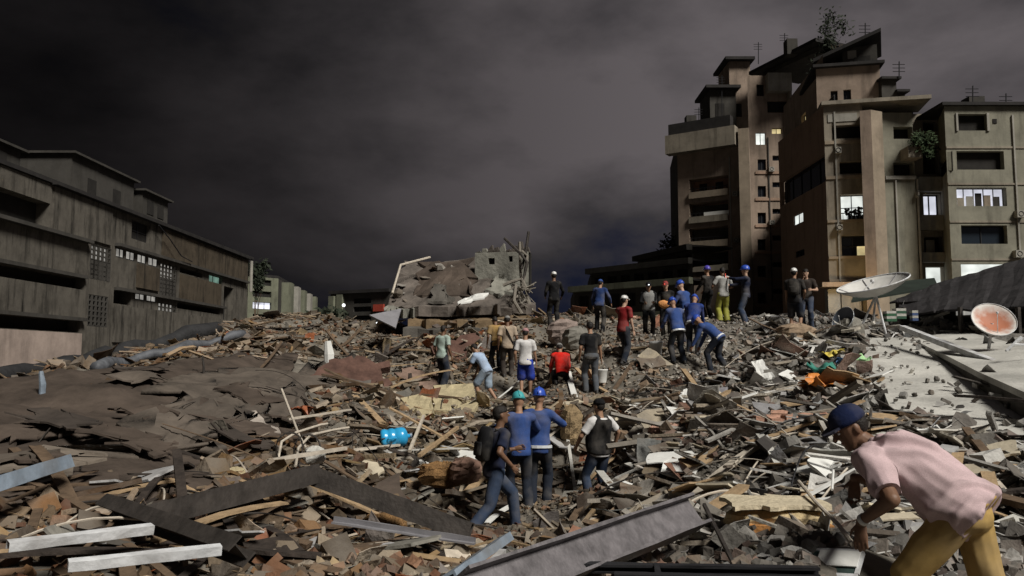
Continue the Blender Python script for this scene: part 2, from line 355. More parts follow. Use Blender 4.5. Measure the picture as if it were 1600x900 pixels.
class Wall:
    """vertical wall seen left to right from a to b; openings may be given as photo rectangles"""
    def __init__(s, a, b, z0, z1):
        s.a = Vector(a); s.b = Vector(b); s.z0 = z0; s.z1 = z1
        d = s.b-s.a; s.L = d.length; s.d = d/s.L; s.n = Vector((s.d.y, -s.d.x)); s.op = []
    def pt(s, u, z, off=0):
        q = s.a + s.d*u + s.n*off; return Vector((q.x, q.y, z))
    def uz(s, px, py):
        r = ray(px, py); den = r.x*s.n.x + r.y*s.n.y; t = s.a.dot(s.n)/den
        q = Vector((r.x*t, r.y*t)); return (q-s.a).dot(s.d), CAMZ + r.z*t
    def rect(s, x0, y0, x1, y1):
        u0 = s.uz(x0, (y0+y1)/2)[0]; u1 = s.uz(x1, (y0+y1)/2)[0]; z1 = s.uz((x0+x1)/2, y0)[1]; z0 = s.uz((x0+x1)/2, y1)[1]
        return (max(.02, min(u0, u1)), min(s.L-.02, max(u0, u1)), max(s.z0+.02, min(z0, z1)), min(s.z1-.02, max(z0, z1)))
    def build(s, name, parent, m, ops=(), depth=.35, cap=True, thick=.5):
        ops = [o for o in ops if o[1]-o[0] > .05 and o[3]-o[2] > .05]
        us = sorted({0, s.L, *[o[0] for o in ops], *[o[1] for o in ops]}); zs = sorted({s.z0, s.z1, *[o[2] for o in ops], *[o[3] for o in ops]})
        b = MB(); hole = lambda u, z: any(o[0] < u < o[1] and o[2] < z < o[3] for o in ops)
        for i in range(len(us)-1):
            for j in range(len(zs)-1):
                if us[i+1]-us[i] < 1e-4 or zs[j+1]-zs[j] < 1e-4: continue
                if hole((us[i]+us[i+1])/2, (zs[j]+zs[j+1])/2): continue
                b.add([s.pt(us[i], zs[j]), s.pt(us[i+1], zs[j]), s.pt(us[i+1], zs[j+1]), s.pt(us[i], zs[j+1])], [(0, 1, 2, 3)])
        for o in ops:
            f = [s.pt(o[0], o[2]), s.pt(o[1], o[2]), s.pt(o[1], o[3]), s.pt(o[0], o[3])]
            dd = o[4] if len(o) > 4 else depth
            k = [s.pt(o[0], o[2], -dd), s.pt(o[1], o[2], -dd), s.pt(o[1], o[3], -dd), s.pt(o[0], o[3], -dd)]
            b.add(f+k, [(0, 4, 5, 1), (1, 5, 6, 2), (2, 6, 7, 3), (3, 7, 4, 0)])
        return b.build(name, m, parent)
    def box(s, u0, u1, z0, z1, o0, o1):
        b = MB(); lo = [s.pt(u0, z0, o1), s.pt(u1, z0, o1), s.pt(u1, z0, o0), s.pt(u0, z0, o0)]
        hi = [Vector((q.x, q.y, z1)) for q in lo]
        b.add(lo+hi, [(3, 2, 1, 0), (4, 5, 6, 7), (0, 1, 5, 4), (1, 2, 6, 5), (2, 3, 7, 6), (3, 0, 4, 7)]); return b
    def window(s, parent, o, m, nv=1, nh=0, frame=None, depth=.35, bar=.06, sill=None):
        w = s.box(o[0]-.02, o[1]+.02, o[2]-.02, o[3]+.02, -depth-.06, -depth).build('window', m, parent)
        if nv or nh or frame:
            f = MB(); fm = frame or M_black
            q = lambda u0, u1, z0, z1: (lambda bb: f.add(bb.v, bb.f))(s.box(u0, u1, z0, z1, -depth+.004, -depth+.06))
            q(o[0], o[1], o[2], o[2]+bar); q(o[0], o[1], o[3]-bar, o[3]); q(o[0], o[0]+bar, o[2]+bar, o[3]-bar); q(o[1]-bar, o[1], o[2]+bar, o[3]-bar)
            for k in range(1, nv): u = o[0]+(o[1]-o[0])*k/nv; q(u-bar/2, u+bar/2, o[2]+bar, o[3]-bar)
            for k in range(1, nh+1):
                z = o[2]+(o[3]-o[2])*k/(nh+1); e_ = [o[0]+bar]+[o[0]+(o[1]-o[0])*j/nv for j in range(1, nv)]+[o[1]-bar]
                for j in range(len(e_)-1): q(e_[j]+bar/2, e_[j+1]-bar/2, z-bar/2, z+bar/2)
            f.build('frame', fm, w)
        if sill: s.box(o[0]-.1, o[1]+.1, o[2]-.12, o[2]-.003, .003, .14).build('sill', sill, w)
        return w
def XY(px, d): p = P(px, 560, d); return (p.x, p.y)
def ZZ(py, d): return P(800, py, d).z
def core(parent, poly, z0, z1, m, name='core', flat=True):
    b = MB(); b.prism([Vector((x, y, z1)) for x, y in poly], z1-z0); return b.build(name, m, parent)

# ---- left building: long mouldy block along the street
lb = empty('apartment_block', (-30, 60, 0)); tag(lb, 'long mouldy concrete block with dark ledges receding along the left side', 'building')
def child_fix(o): o.matrix_parent_inverse = o.parent.matrix_basis.inverted()
LBp = Matrix.Translation(lb.location).inverted()
class Root:
    """collects parts in world coordinates and parents them to an empty at the thing's base"""
    pass
def settle(root):
    inv = Matrix.Translation(root.location).inverted()
    for ch in [o for o in COL.objects if o.parent == root]:
        if not ch.get('_s'):
            ch.matrix_parent_inverse = inv; ch['_s'] = 1
# facade strips
A0, A1 = (-29.6, 40.0), (-30.0, 91.0)
lw = Wall(A0, A1, -3.2, 11.2)
ops = []; wins = []
def lop(x0, y0, x1, y1, m, nv=1, nh=0, depth=.35, w=lw, lst=None):
    o = w.rect(x0, y0, x1, y1); ops.append((*o, depth)); wins.append((o, m, nv, nh, depth))
uz = lambda px: lw.uz(px, 450)[0]
# dark recessed window strips (dark rooms behind)
for (u0, u1, z0, z1, m) in ((0, uz(133), 4.72, 5.5, M_void), (0, uz(128), 1.75, 2.55, M_void), (0, uz(72), 8.15, 9.9, M_void), (uz(176), uz(245), 7.55, 8.35, None), (uz(280), uz(316), 7.7, 8.2, M_void),
                         (uz(178), uz(206), 4.1, 5.2, M_void), (uz(278), uz(345), 4.45, 5.0, M_void), (uz(350), uz(365), 2.0, 7.5, M_void)):
    if m: ops.append((u0, u1, z0, z1, .9)); wins.append(((u0, u1, z0, z1), m, 0, 0, .9))
for x0, x1, m in ((178, 192, M_litdim), (194, 209, M_litdim), (212, 227, M_litdim), (229, 245, M_litdim)):
    u0, u1 = uz(x0), uz(x1); ops.append((u0+.08, u1-.08, 7.62, 8.3, .07)); wins.append(((u0+.08, u1-.08, 7.62, 8.3), m, 2, 0, .07))
for x0, x1 in ((211, 227), (229, 245)):
    u0, u1 = uz(x0), uz(x1); ops.append((u0+.08, u1-.08, 4.65, 5.4, .07)); wins.append(((u0+.08, u1-.08, 4.65, 5.4), M_litdim, 2, 0, .07))
lop(325, 480, 346, 495, M_litg, 2, 0); lop(203, 409, 232, 439, M_void, 2, 1)
# breeze block screens
screens = []
for x0, x1, z0, z1 in ((139, 172, 5.6, 8.05), (139, 170, 2.25, 4.5), (249, 275, 5.3, 8.1), (248, 277, 1.9, 4.7)):
    u0, u1 = uz(x0), uz(x1); ops.append((u0, u1, z0, z1, .45)); screens.append((u0, u1, z0, z1))
    wins.append(((u0, u1, z0, z1), M_void if (x0, z0) in ((139, 2.25),) else M_litdim, 0, 0, .45))
lw.build('wall', lb, W_left, ops)
for o, m, nv, nh, dp in wins: lw.window(lb, o, m, nv, nh, depth=dp)
for u0, u1, z0, z1 in screens:
    b = MB(); nu = 5; nzz = max(5, int((z1-z0)/.33))
    def q(a, c, d_, e_): t = lw.box(a, c, d_, e_, -.10, -.02); b.add(t.v, t.f)
    for k in range(nu+1): u = u0+(u1-u0)*k/nu; q(max(u0, u-.13), min(u1, u+.13), z0, z1)
    for k in range(nzz+1):
        z = z0+(z1-z0)*k/nzz
        for j in range(nu):
            ua = u0+(u1-u0)*j/nu+.133; ub = u0+(u1-u0)*(j+1)/nu-.133
            q(ua, ub, max(z0, z-.06), min(z1, z+.06))
    # the lower half of the screens is blind
    q(u0+.1, u1-.1, z0+.02, z0+(z1-z0)*(.58 if z0 > 5 else .05))
    b.build('breeze_block_screen', W_dark, lb)
for (z, x0, x1, o) in ((8.05, -90, 133, .5), (5.15, 178, 350, .4), (8.45, 176, 384, .45), (2.6, -90, 130, .4), (11.2, 70, 384, .5), (5.55, -90, 131, .3)):
    u0, u1 = max(0, uz(x0)), min(lw.L, uz(x1)); lw.box(u0, u1, z-.06, z+.17, .004, o).build('ledge', W_dark if z != 11.2 else W_roof, lb)
for (x0, x1, z0, z1, m) in ((212, 246, 5.6, 7.5, W_left2), (280, 344, 5.25, 7.55, W_left2), (-90, 128, -3.1, 1.7, W_pink), (75, 168, 8.3, 11.1, W_left), (178, 350, 1.2, 4.0, W_left), (250, 384, 8.7, 11.0, W_left2)):
    lw.box(max(.01, uz(x0)), min(lw.L-.01, uz(x1)), z0, z1, .004, .16).build('facade_panel', m, lb)
core(lb, [(-31.2, 40), (-31.2, 91), (-44, 91), (-44, 40)], -3.2, 11.0, W_dark)
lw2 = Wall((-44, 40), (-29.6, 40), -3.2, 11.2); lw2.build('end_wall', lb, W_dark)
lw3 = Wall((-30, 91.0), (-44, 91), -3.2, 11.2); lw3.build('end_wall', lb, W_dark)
b = MB(); b.box((-37, 65.5, 11.36), (15, 51.6, .26)); b.build('roof', W_roof, lb)
# rooftop rooms
for (y0, y1, z1, x) in ((56.5, 66.0, 14.6, -31.5), (66.5, 71.5, 14.0, -31.0), (46, 53, 13.8, -33)):
    b = MB(); b.box((x-3.5, (y0+y1)/2, (11.5+z1)/2), (7, y1-y0, z1-11.5)); b.box((x-3.4, (y0+y1)/2, z1+.08), (7.6, y1-y0+.6, .16)); rr = b.build('rooftop_room', W_dark, lb)
    for k in range(2):
        yy = y0+(y1-y0)*(.3+.4*k); b = MB(); b.box((x+.02, yy, 12.8), (.06, 1.2, 1.1)); b.build('shutter', M_void, rr)
b = MB(); b.tube([(-29.3, 66, 11), (-29.25, 68, 10.2), (-29.2, 70.5, 9.0), (-29.25, 73, 8.8)], .05); b.build('cable', M_black, lb)
b = MB(); b.tube([(-29.55, 90.6, 11), (-29.55, 90.6, 7.5)], .18, 8); b.build('drain_pipe', W_pale, lb)
settle(lb); lb.location.z = 3.2

# ---- far block with upright fins, beyond the left building
fb = empty('finned_block', (-44, 120, 0)); tag(fb, 'distant pale block with upright concrete fins and one lit window', 'building')
fw = Wall(XY(380, 112), XY(432, 116), 0, ZZ(432, 113))
o1 = []; wn_ = []
for y0, y1, m in ((437, 446, M_void), (455, 464, M_void), (472, 483, M_litv), (491, 498, M_void)):
    o = fw.rect(395, y0, 424, y1); o1.append(o); wn_.append((o, m))
fw.build('wall', fb, W_far, o1)
for o, m in wn_: fw.window(fb, o, m, 3, 0)
fw2 = Wall(XY(432, 116), XY(484, 150), 0, ZZ(432, 113)); fw2.build('wall', fb, W_dark)
for k in range(5):
    u = fw2.L*(.08+.2*k); fw2.box(u, u+fw2.L*.075, 0, fw2.z1-.3, .004, 1.4).build('fin', W_pale if k % 2 else W_far, fb)
q = [XY(380, 112), XY(432, 116), XY(484, 150), (XY(484, 150)[0]-14, 154), (XY(380, 112)[0]-8, 150)]
b = MB(); b.prism([Vector((x, y, fw.z1+.4)) for x, y in q], .38); b.build('roof', W_roof, fb)
settle(fb)
# ---- far low block with a column and a red sign
rb = empty('low_far_block', (-22, 100, 0)); tag(rb, 'low dark distant block with pale column left of the ruin', 'building')
rw = Wall(XY(515, 102), XY(610, 98), 0, ZZ(458, 100)); o1 = []; 
for k, (y0, y1) in enumerate(((466, 474), (479, 487), (493, 500))): o1.append(rw.rect(552, y0, 580, y1))
rw.build('wall', rb, W_dark, o1)
for o in o1: rw.window(rb, o, M_void, 4, 0)
rw.box(rw.uz(519, 480)[0], rw.uz(527, 480)[0], 0, rw.z1-.3, .004, .8).build('column', W_far, rb)
rw.box(rw.uz(529, 480)[0], rw.uz(538, 480)[0], 0, rw.z1-.1, .004, .5).build('column', W_far, rb)
rw.box(0, rw.L, rw.z1+.003, rw.z1+.4, -8, .5).build('roof', W_roof, rb)
rw.box(rw.uz(585, 480)[0], rw.uz(601, 480)[0], ZZ(486, 98), ZZ(475, 98), .004, .3).build('sign_board', mat('red_sign', (.32, .05, .03)), rb)
settle(rb)
# ---- dark terraced block behind the rescuers
tb = empty('terraced_block', (13, 75, 0)); tag(tb, 'dark terraced block with pale parapets behind the helmeted rescuers', 'building')
for k, (x0, d0, x1, d1, yt, op) in enumerate(((898, 84, 1085, 74, 452, 1), (925, 88, 1085, 78, 424, 0), (1000, 92, 1085, 82, 404, 0))):
    zt = ZZ(yt, d0); tw = Wall(XY(x0, d0), XY(x1, d1), 0, zt); oo = []
    for j in range(7):
        u = tw.L*(.04+.137*j); oo.append((u, u+tw.L*.095, zt-2.1, zt-.75))
        oo.append((u, u+tw.L*.095, zt-5.0, zt-3.6))
    tw.build('wall', tb, W_dark, oo)
    for o in oo: tw.window(tb, o, M_void, 2, 0)
    tw.box(-.3, tw.L, zt-.35, zt+.25, .004, .7).build('parapet', W_far if k == 0 else W_conc_d if False else W_dark, tb)
    tw.box(-.3, tw.L, zt-3.3, zt-2.75, .004, .6).build('parapet', W_far, tb)
    tw.box(0, tw.L, zt+.003, zt+.2, -5, -.02).build('roof', W_roof, tb)
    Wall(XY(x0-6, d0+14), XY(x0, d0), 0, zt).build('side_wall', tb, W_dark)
settle(tb)

# ---- the tower
tw_ = empty('apartment_tower', (30, 75, 0)); tag(tw_, 'tall brown brick apartment tower with stepped dark rooftop and lit windows', 'building')
T = tw_
def zof(py, px, wall): return wall.uz(px, py)[1]
# left wing
wa = Wall(XY(1064, 94), XY(1162, 90), 0, ZZ(212, 92)); oo = [wa.rect(1077, a, 1138, c) for a, c in ((277, 308), (315, 347), (355, 386), (394, 424))]
ooD = [(*o, 1.6) for o in oo]; wa.build('wall', T, W_brown, ooD)
for k, o in enumerate(oo):
    w = wa.window(T, o, mat('brown_balcony_back', (.22, .13, .09), .9, .4, .8, 0), 0, 0, depth=1.6)
    wa.box(o[0], o[1], o[2]+.003, o[2]+.75, -.14, .25).build('balcony_parapet', W_conc if k % 2 else W_pillar, T)
    for j in range(2 if k < 3 else 1):
        u = o[0]+(o[1]-o[0])*(.15+.42*j); wa.box(u, u+.9, o[2]+.3, o[3]-.35, -1.58, -1.52).build('balcony_door', [M_void, W_pale, mat('orange_curtain', (.42, .2, .05)), M_void][k] if j else M_void, w)
u0 = wa.rect(1100, 330, 1139, 338); wa.box(u0[0], u0[1], u0[2], u0[3], -.012, .05).build('laundry', M_white, T)
o = wa.rect(1055, 208, 1163, 235); wa.box(-1.0, wa.L, ZZ(236, 92), ZZ(207, 92), .004, 1.3).build('roof_parapet', W_conc, T)
o = wa.rect(1060, 190, 1165, 205); wa.box(-.6, wa.L-.5, ZZ(207, 92)+.003, ZZ(190, 92), .1, 1.2).build('roof_railing', W_roof, T)
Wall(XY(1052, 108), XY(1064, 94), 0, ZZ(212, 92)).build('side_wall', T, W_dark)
# stair pilaster
wp = Wall(XY(1162, 89.0), XY(1179, 88.6), 0, ZZ(205, 90)); wp.build('pilaster', T, W_pillar); wp.box(0, wp.L, 0, ZZ(205, 90), -1.2, -.004).build('pilaster_core', W_brown, T)
# middle section with small windows, rising higher
wm = Wall(XY(1179, 90), XY(1246, 90), 0, ZZ(118, 90)); oo = []; mm = []
for k in range(6):
    dy = 41.6*k
    oo.append(wm.rect(1184, 249+dy, 1197, 266+dy)); mm.append(M_glass); oo.append(wm.rect(1207, 243+dy, 1224, 251+dy)); mm.append(M_glass)
oo += [wm.rect(1181, 207, 1197, 226), wm.rect(1206, 200, 1222, 209), wm.rect(1199, 158, 1232, 176), wm.rect(1182, 132, 1194, 150)]; mm += [M_lit, M_lity, M_void, M_void]
wm.build('wall', T, W_brown, oo)
for o, m in zip(oo, mm): wm.window(T, o, m, 2, 0, sill=None, depth=.3)
for k in range(6): o = wm.rect(1180, 268+41.6*k, 1235, 272+41.6*k); wm.box(o[0], o[1], o[2], o[3], .004, .12).build('floor_band', W_brick, T)
o = wm.rect(1196, 112, 1237, 146); wm.box(o[0], o[1], o[2], o[3], .004, 1.0).build('penthouse_balcony', W_pale, T)
o = wm.rect(1230, 112, 1240, 230); wm.box(o[0], o[1], o[2], o[3], .004, .9).build('corner_fin', W_conc, T)
# penthouse rooms on the left wing
for (x0, x1, y0, y1, d, m) in ((1118, 1160, 140, 208, 93.5, W_dark), (1150, 1184, 96, 208, 94.5, W_brown)):
    w = Wall(XY(x0, d), XY(x1, d), ZZ(y1, d), ZZ(y0, d)); w.box(0, w.L, w.z0, w.z1, -5, 0).build('penthouse', m, T); w.box(-.6, w.L+.4, w.z1+.003, w.z1+.35, -5.2, .8).build('penthouse_roof', W_roof, T)
    w.box(w.L*.2, w.L*.55, w.z0+2, w.z0+3.6, .004, .05).build('penthouse_window', M_void, T)
# high gabled penthouse in the middle
d = 92; w = Wall(XY(1204, d), XY(1296, d-8), ZZ(120, d), ZZ(92, d)); 
b = MB(); b.add([w.pt(0, w.z0), w.pt(w.L, w.z0), w.pt(w.L, ZZ(72, 84)), w.pt(0, ZZ(112, d)), w.pt(0, w.z0, -6), w.pt(w.L, w.z0, -6), w.pt(w.L, ZZ(72, 84), -6), w.pt(0, ZZ(112, d), -6)],
  [(0, 1, 2, 3), (7, 6, 5, 4), (0, 4, 5, 1), (1, 5, 6, 2), (2, 6, 7, 3), (3, 7, 4, 0)]); b.build('penthouse', W_dark, T)
b = MB(); b.prism([w.pt(-1, ZZ(110, d), 1.2), w.pt(w.L+.8, ZZ(72, 84)+.45, 1.2), w.pt(w.L+.8, ZZ(72, 84)+.45, -6.5), w.pt(-1, ZZ(110, d), -6.5)], .4); b.build('penthouse_roof', W_roof, T)
# brick flank wall, running straight back
xb = XY(1300, 63)[0]
wf = Wall((xb, 74.0), (xb, 63.0), 0, ZZ(165, 63)); oo = [wf.rect(1239, 280, 1299, 300)]; mm = [M_void]
# sloped dark strip window as one long opening; a lit and two dark small windows
ub = wf.rect(1241, 258, 1299, 290); oo = [(.3, wf.L-.05, ZZ(283, 63), ZZ(240, 63))]; mm = [M_glass]
oo += [wf.rect(1240, 334, 1255, 350), wf.rect(1243, 391, 1257, 401), wf.rect(1276, 88, 1284, 95)][:2]; mm += [M_lit, M_glass]
wf.build('brick_wall', T, W_brick, oo)
for o, m in zip(oo, mm): wf.window(T, o, m, 5 if o[1]-o[0] > 5 else 2, 0, depth=.45 if o[1]-o[0] > 5 else .12)
yb = wf.rect(1252, 178, 1258, 192)
# back block that carries the brick wall up behind (upper dark brown wall with a yellow window)
wu = Wall(XY(1236, 80), XY(1302, 66), 0, ZZ(112, 70)); oo = [wu.rect(1252, 178, 1259, 193), wu.rect(1297, 142, 1308, 160)]
wu.build('upper_wall', T, W_brown, oo); wu.window(T, oo[0], M_lity, 1, 0); wu.window(T, oo[1], M_void, 1, 0)
# front wing
we = Wall((xb, 63), XY(1362, 62.4), 0, ZZ(166, 63)); oo = []; mm = []
for r, m in (((1300, 195, 1352, 216), M_void), ((1312, 252, 1360, 271), M_void), ((1314, 303, 1363, 342), M_lit), ((1315, 367, 1366, 399), M_glass)):
    oo.append(we.rect(*r)); mm.append(m)
we.build('wall', T, W_conc, [(*o, .7) for o in oo])
for o, m in zip(oo, mm): we.window(T, o, m, 2 if m in (M_lit, M_glass) else 0, 1 if m in (M_lit, M_glass) else 0, depth=.7)
o = we.rect(1314, 330, 1363, 333); we.box(o[0], o[1], o[2], o[2]+.07, -.1, -.04).build('railing', M_black, T)
for k in range(6): u = o[0]+(o[1]-o[0])*(k+.5)/6; we.box(u-.015, u+.015, oo[2][2], o[2], -.09, -.06).build('railing_bar', M_black, T)
# potted plants silhouetted in the lit window
for k in range(4):
    u = oo[2][0]+(oo[2][1]-oo[2][0])*(.38+.16*k); z = oo[2][2]+.05; b = MB()
    b.add(*(lambda t: (t.v, t.f))(we.box(u-.12, u+.12, z, z+.28, -.5, -.3)))
    for j in range(9):
        a = random.uniform(-1, 1); pz = we.pt(u+a*.3, z+.4+random.uniform(-.05, .5), -.4+random.uniform(-.1, .1)); b.ball(pz, .11, .04, .12, n=6, m=4); b.tube([we.pt(u, z+.2, -.4), pz], .02, 4)
    b.build('potted_plant', M_darkf, T)
o = we.rect(1342, 383, 1366, 400); we.box(o[0], o[1], o[2]+.1, o[3], -.69, -.62).build('lamp_lit_panel', M_lity, T)
for (a, c) in ((219, 224), (274, 279), (343, 347), (400, 404), (436, 440)):
    o = we.rect(1301, a, 1358, c); we.box(.01, o[1], o[2], o[3], .004, .1).build('floor_band', W_pillar, T)
o = we.rect(1303, 186, 1318, 195)
we.box(.3, we.L-.4, we.z1-1.35, we.z1-.7, .004, .06).build('white_panel', W_pale, T)
we.box(-.2, we.L+5, we.z1+.003, we.z1+.3, -3.3, .4).build('roof', W_conc, T)
# pillar
wq = Wall(XY(1358, 61.2), XY(1376, 60.9), 0, ZZ(172, 61)); wq.build('pillar_side', T, W_brown)
wr = Wall(XY(1376, 60.9), XY(1394, 61.4), 0, ZZ(172, 61)); wr.build('pillar_front', T, W_pillar)
core(T, [XY(1358.5, 61.5), XY(1376, 61.2), XY(1393.5, 61.7), XY(1393, 63), XY(1359, 63)], 0, ZZ(172, 61), W_pillar, 'pillar_core')
# wing right of the pillar
wg = Wall(XY(1394, 62.6), XY(1442, 62.6), 0, ZZ(176, 62.6)); oo = [wg.rect(1396, 198, 1431, 217), wg.rect(1396, 254, 1440, 274)]
wg.build('wall', T, W_conc2, [(*o, .8) for o in oo])
for o in oo: wg.window(T, o, M_void, 0, 0, depth=.8)
wg.box(0, wg.L, oo[1][2]-.35, oo[1][2]-.08, .004, .2).build('floor_band', W_pale, T)
b = wg.box(wg.L*.55, wg.L, oo[1][3]+.1, oo[1][3]+1.0, .004, 1.3).build('planter', W_conc, T)
# narrow balconies stack
wh = Wall(XY(1441, 64.0), XY(1482, 64.0), 0, ZZ(172, 63)); oo = [wh.rect(1443, 303, 1474, 336), wh.rect(1444, 370, 1474, 396), wh.rect(1447, 417, 1480, 455), wh.rect(1442, 190, 1472, 205), wh.rect(1442, 232, 1478, 272)]
wh.build('wall', T, W_conc, [(*o, .6) for o in oo])
for o, m in zip(oo, (M_litv, M_void, M_lit, M_void, M_void)): wh.window(T, o, m, 2 if m is M_litv else 0, 0, depth=.6, bar=.1)
for a, c in ((279, 301), (338, 361), (396, 411)):
    o = wh.rect(1441, a, 1476, c); wh.box(0.02, o[1], o[2], o[3], .004, .7).build('balcony_parapet', W_pale, T)
b = wh.box(oo[1][0]+.2, oo[1][0]+.9, oo[1][2]+.05, oo[1][3]-.25, -.5, -.1); b.build('air_conditioner', W_pale, T)
# annex
wi = Wall(XY(1476, 66), XY(1494, 60.4), 0, ZZ(172, 61)); o = wi.rect(1459, 243, 1491, 270); 
ob = (.2, wi.L-.02, ZZ(267, 60.5), ZZ(238, 60.5)); wi.build('annex_side', T, W_conc2, [ob]); wi.window(T, ob, M_void, 0, 0)
wj = Wall(XY(1494, 60.4), XY(1720, 60.4), 0, ZZ(166, 60.4)); oo = []; mm = []
for r, m in (((1495, 178, 1544, 204), M_void), ((1495, 236, 1569, 265), M_void), ((1495, 293, 1573, 322), M_litv), ((1502, 352, 1574, 381), M_glassb), ((1502, 412, 1580, 446), M_lit),
             ((1610, 236, 1690, 265), M_void), ((1610, 293, 1690, 322), M_void)):
    oo.append(wj.rect(*r)); mm.append(m)
wj.build('annex_wall', T, W_conc2, [(*o, .5) for o in oo])
for k, (o, m) in enumerate(zip(oo, mm)): w = wj.window(T, o, m, [0, 0, 5, 2, 0, 0, 0][k], [0, 0, 0, 0, 0, 0, 0][k], depth=.5, frame=W_pale if k == 2 else None)
o = oo[2]
for k in range(5):
    u = o[0]+.25+(o[1]-o[0])*.18*k; wj.box(u, u+.5, o[2]+.05, o[2]+random.uniform(.5, 1.1), -.44, -.4).build('curtain', [W_conc, W_pale, M_void, W_pillar, W_dark][k], T)
for a in (229, 286, 345, 404): o = wj.rect(1495, a, 1700, a+3); wj.box(0, wj.L-.1, o[2], o[3], .004, .07).build('floor_band', W_conc, T)
wj.box(-.3, wj.L, wj.z1+.003, wj.z1+.25, -8, .35).build('roof', W_roof, T)
o = wj.rect(1551, 186, 1557, 193); wj.box(o[0], o[1], o[2], o[3], .003, .05).build('vent', M_void, T)
o = wj.rect(1492, 176, 1497, 206); 
for a, c in ((1493, 1496), (1541, 1545)): o = wj.rect(a, 177, c, 205); wj.box(o[0], o[1], o[2], o[3], .003, .12).build('window_jamb', W_pale, T)
# upper block over the front wing
wk = Wall(XY(1290, 66), XY(1393, 65), ZZ(168, 63)-.4, ZZ(108, 66)); oo = [wk.rect(1298, 142, 1309, 160), wk.rect(1318, 140, 1330, 159)]
wk.build('upper_wall', T, W_brown, oo)
for o in oo: wk.window(T, o, M_glass, 2, 0)
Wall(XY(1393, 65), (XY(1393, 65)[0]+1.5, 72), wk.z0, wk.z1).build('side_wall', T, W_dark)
wk.box(-.3, wk.L+.3, wk.z1+.003, wk.z1+.25, -7, .5).build('roof', W_roof, T)
wl_ = Wall(XY(1334, 68), XY(1390, 67), wk.z1+.26, ZZ(76, 68)); o = wl_.rect(1340, 74, 1351, 86); wl_.box(0, wl_.L, wl_.z0, wl_.z1, -5, 0).build('penthouse', W_dark, T)
wl_.box(.4, 1.1, wl_.z1-1.0, wl_.z1-.3, .004, .05).build('penthouse_window', W_pale, T); wl_.box(.9, 2.2, wl_.z0+.3, wl_.z0+1.4, .004, .05).build('penthouse_window', M_void, T)
b = MB(); b.prism([wl_.pt(-2.4, ZZ(92, 68), 1.0), wl_.pt(wl_.L+.3, ZZ(58, 68), 1.0), wl_.pt(wl_.L+.7, ZZ(58, 68), -5.4), wl_.pt(-2.4, ZZ(92, 68), -5.4)], .3); b.build('penthouse_roof', W_roof, T)
for k in range(5): wl_.box(wl_.L*k/5+.1, wl_.L*k/5+.2, wk.z1+.26, wk.z1+1.2, .3, .4).build('railing_bar', M_black, T)
# stepped dark stair roof going down to the right
for (x0, x1, y0, y1, m) in ((1395, 1419, 122, 180, W_dark), (1419, 1432, 142, 182, W_roof), (1432, 1444, 170, 186, W_dark)):
    w = Wall(XY(x0, 64.5), XY(x1, 64.5), ZZ(y1, 64), ZZ(y0, 64)); w.box(0, w.L-.01, w.z0, w.z1, -4, 0).build('stair_housing', m, T); w.box(-.15, w.L+.25, w.z1+.003, w.z1+.2, -4.2, .4).build('stair_roof', W_roof, T)
# shops at the foot: canopy and pale shutters
w = Wall(XY(1285, 62.0), XY(1400, 61.6), 0, ZZ(443, 62))
w.box(0, w.L*.9, ZZ(449, 62), ZZ(442, 62), -1, .6).build('canopy', W_brown, T)
for k, (a, c) in enumerate(((1293, 1312), (1314, 1345))): o = w.rect(a, 452, c, 500); w.box(o[0], o[1], o[2], o[3], -.6, .2).build('shutter', W_pale if k == 0 else W_conc, T)
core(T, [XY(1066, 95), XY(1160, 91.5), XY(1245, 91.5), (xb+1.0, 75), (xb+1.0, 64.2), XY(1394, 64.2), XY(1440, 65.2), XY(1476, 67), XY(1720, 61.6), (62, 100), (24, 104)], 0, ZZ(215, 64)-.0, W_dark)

# small things on the tower walls
def leafy(parent, name, c, rx, ry, rz, n, m, seed, leaf=.16):
    r = random.Random(seed); b = MB(); cl = [Vector((r.gauss(0, .45)*rx, r.gauss(0, .45)*ry, r.gauss(0, .45)*rz)) for _ in range(9)]
    for k in range(n):
        q = Vector(c)+r.choice(cl)+Vector((r.gauss(0, .22)*rx, r.gauss(0, .22)*ry, r.gauss(0, .22)*rz)); u = Vector((r.uniform(-1, 1), r.uniform(-1, 1), r.uniform(-1, 1))).normalized(); v = u.orthogonal().normalized(); l_ = leaf*r.uniform(.6, 1.3)
        b.add([q-u*l_, q+v*l_*.45, q+u*l_, q-v*l_*.45], [(0, 1, 2, 3)])
    return tag(b.build(name, m, parent), kind='stuff')
M_leaf = mat('dark_leaf', (.035, .055, .022), .8, .5, 2, 0); M_leafd = mat('shadow_leaf', (.018, .024, .013), .8, .5, 2, 0)
def plant(name, base, h, rx, rz, n, lab, m, seed, leaf=.16):
    e_ = empty(name, base); tag(e_, lab, 'plant'); b = MB(); r = random.Random(seed)
    for k in range(5): b.tube([(0, 0, 0), (r.uniform(-.2, .2)*rx, r.uniform(-.2, .2), h*.5), (r.uniform(-.6, .6)*rx, r.uniform(-.3, .3), h*r.uniform(.7, 1.1))], [.07, .05, .02], 5)
    b.build('trunk', M_woodd, e_); leafy(e_, 'crown', (0, 0, h), rx, rx*.6, rz, n, m, seed, leaf); return e_
pb = P(1438, 236, 61.2); plant('balcony_bush', pb, .9, 1.1, 1.1, 900, 'green bush hanging over the balcony between pillar and annex', M_leaf, 4)
pb = P(1306, 112, 70); plant('rooftop_tree', pb, 2.6, 1.6, 2.4, 1100, 'dark tree rising between the rooftop penthouses', M_leafd, 5, .22)
pb = P(1048, 420, 100); pb.z = 3; plant('far_tree', pb, 12.5, 2.2, 3.2, 900, 'dark slim tree behind the terraced block left of the tower', M_leafd, 6, .35)
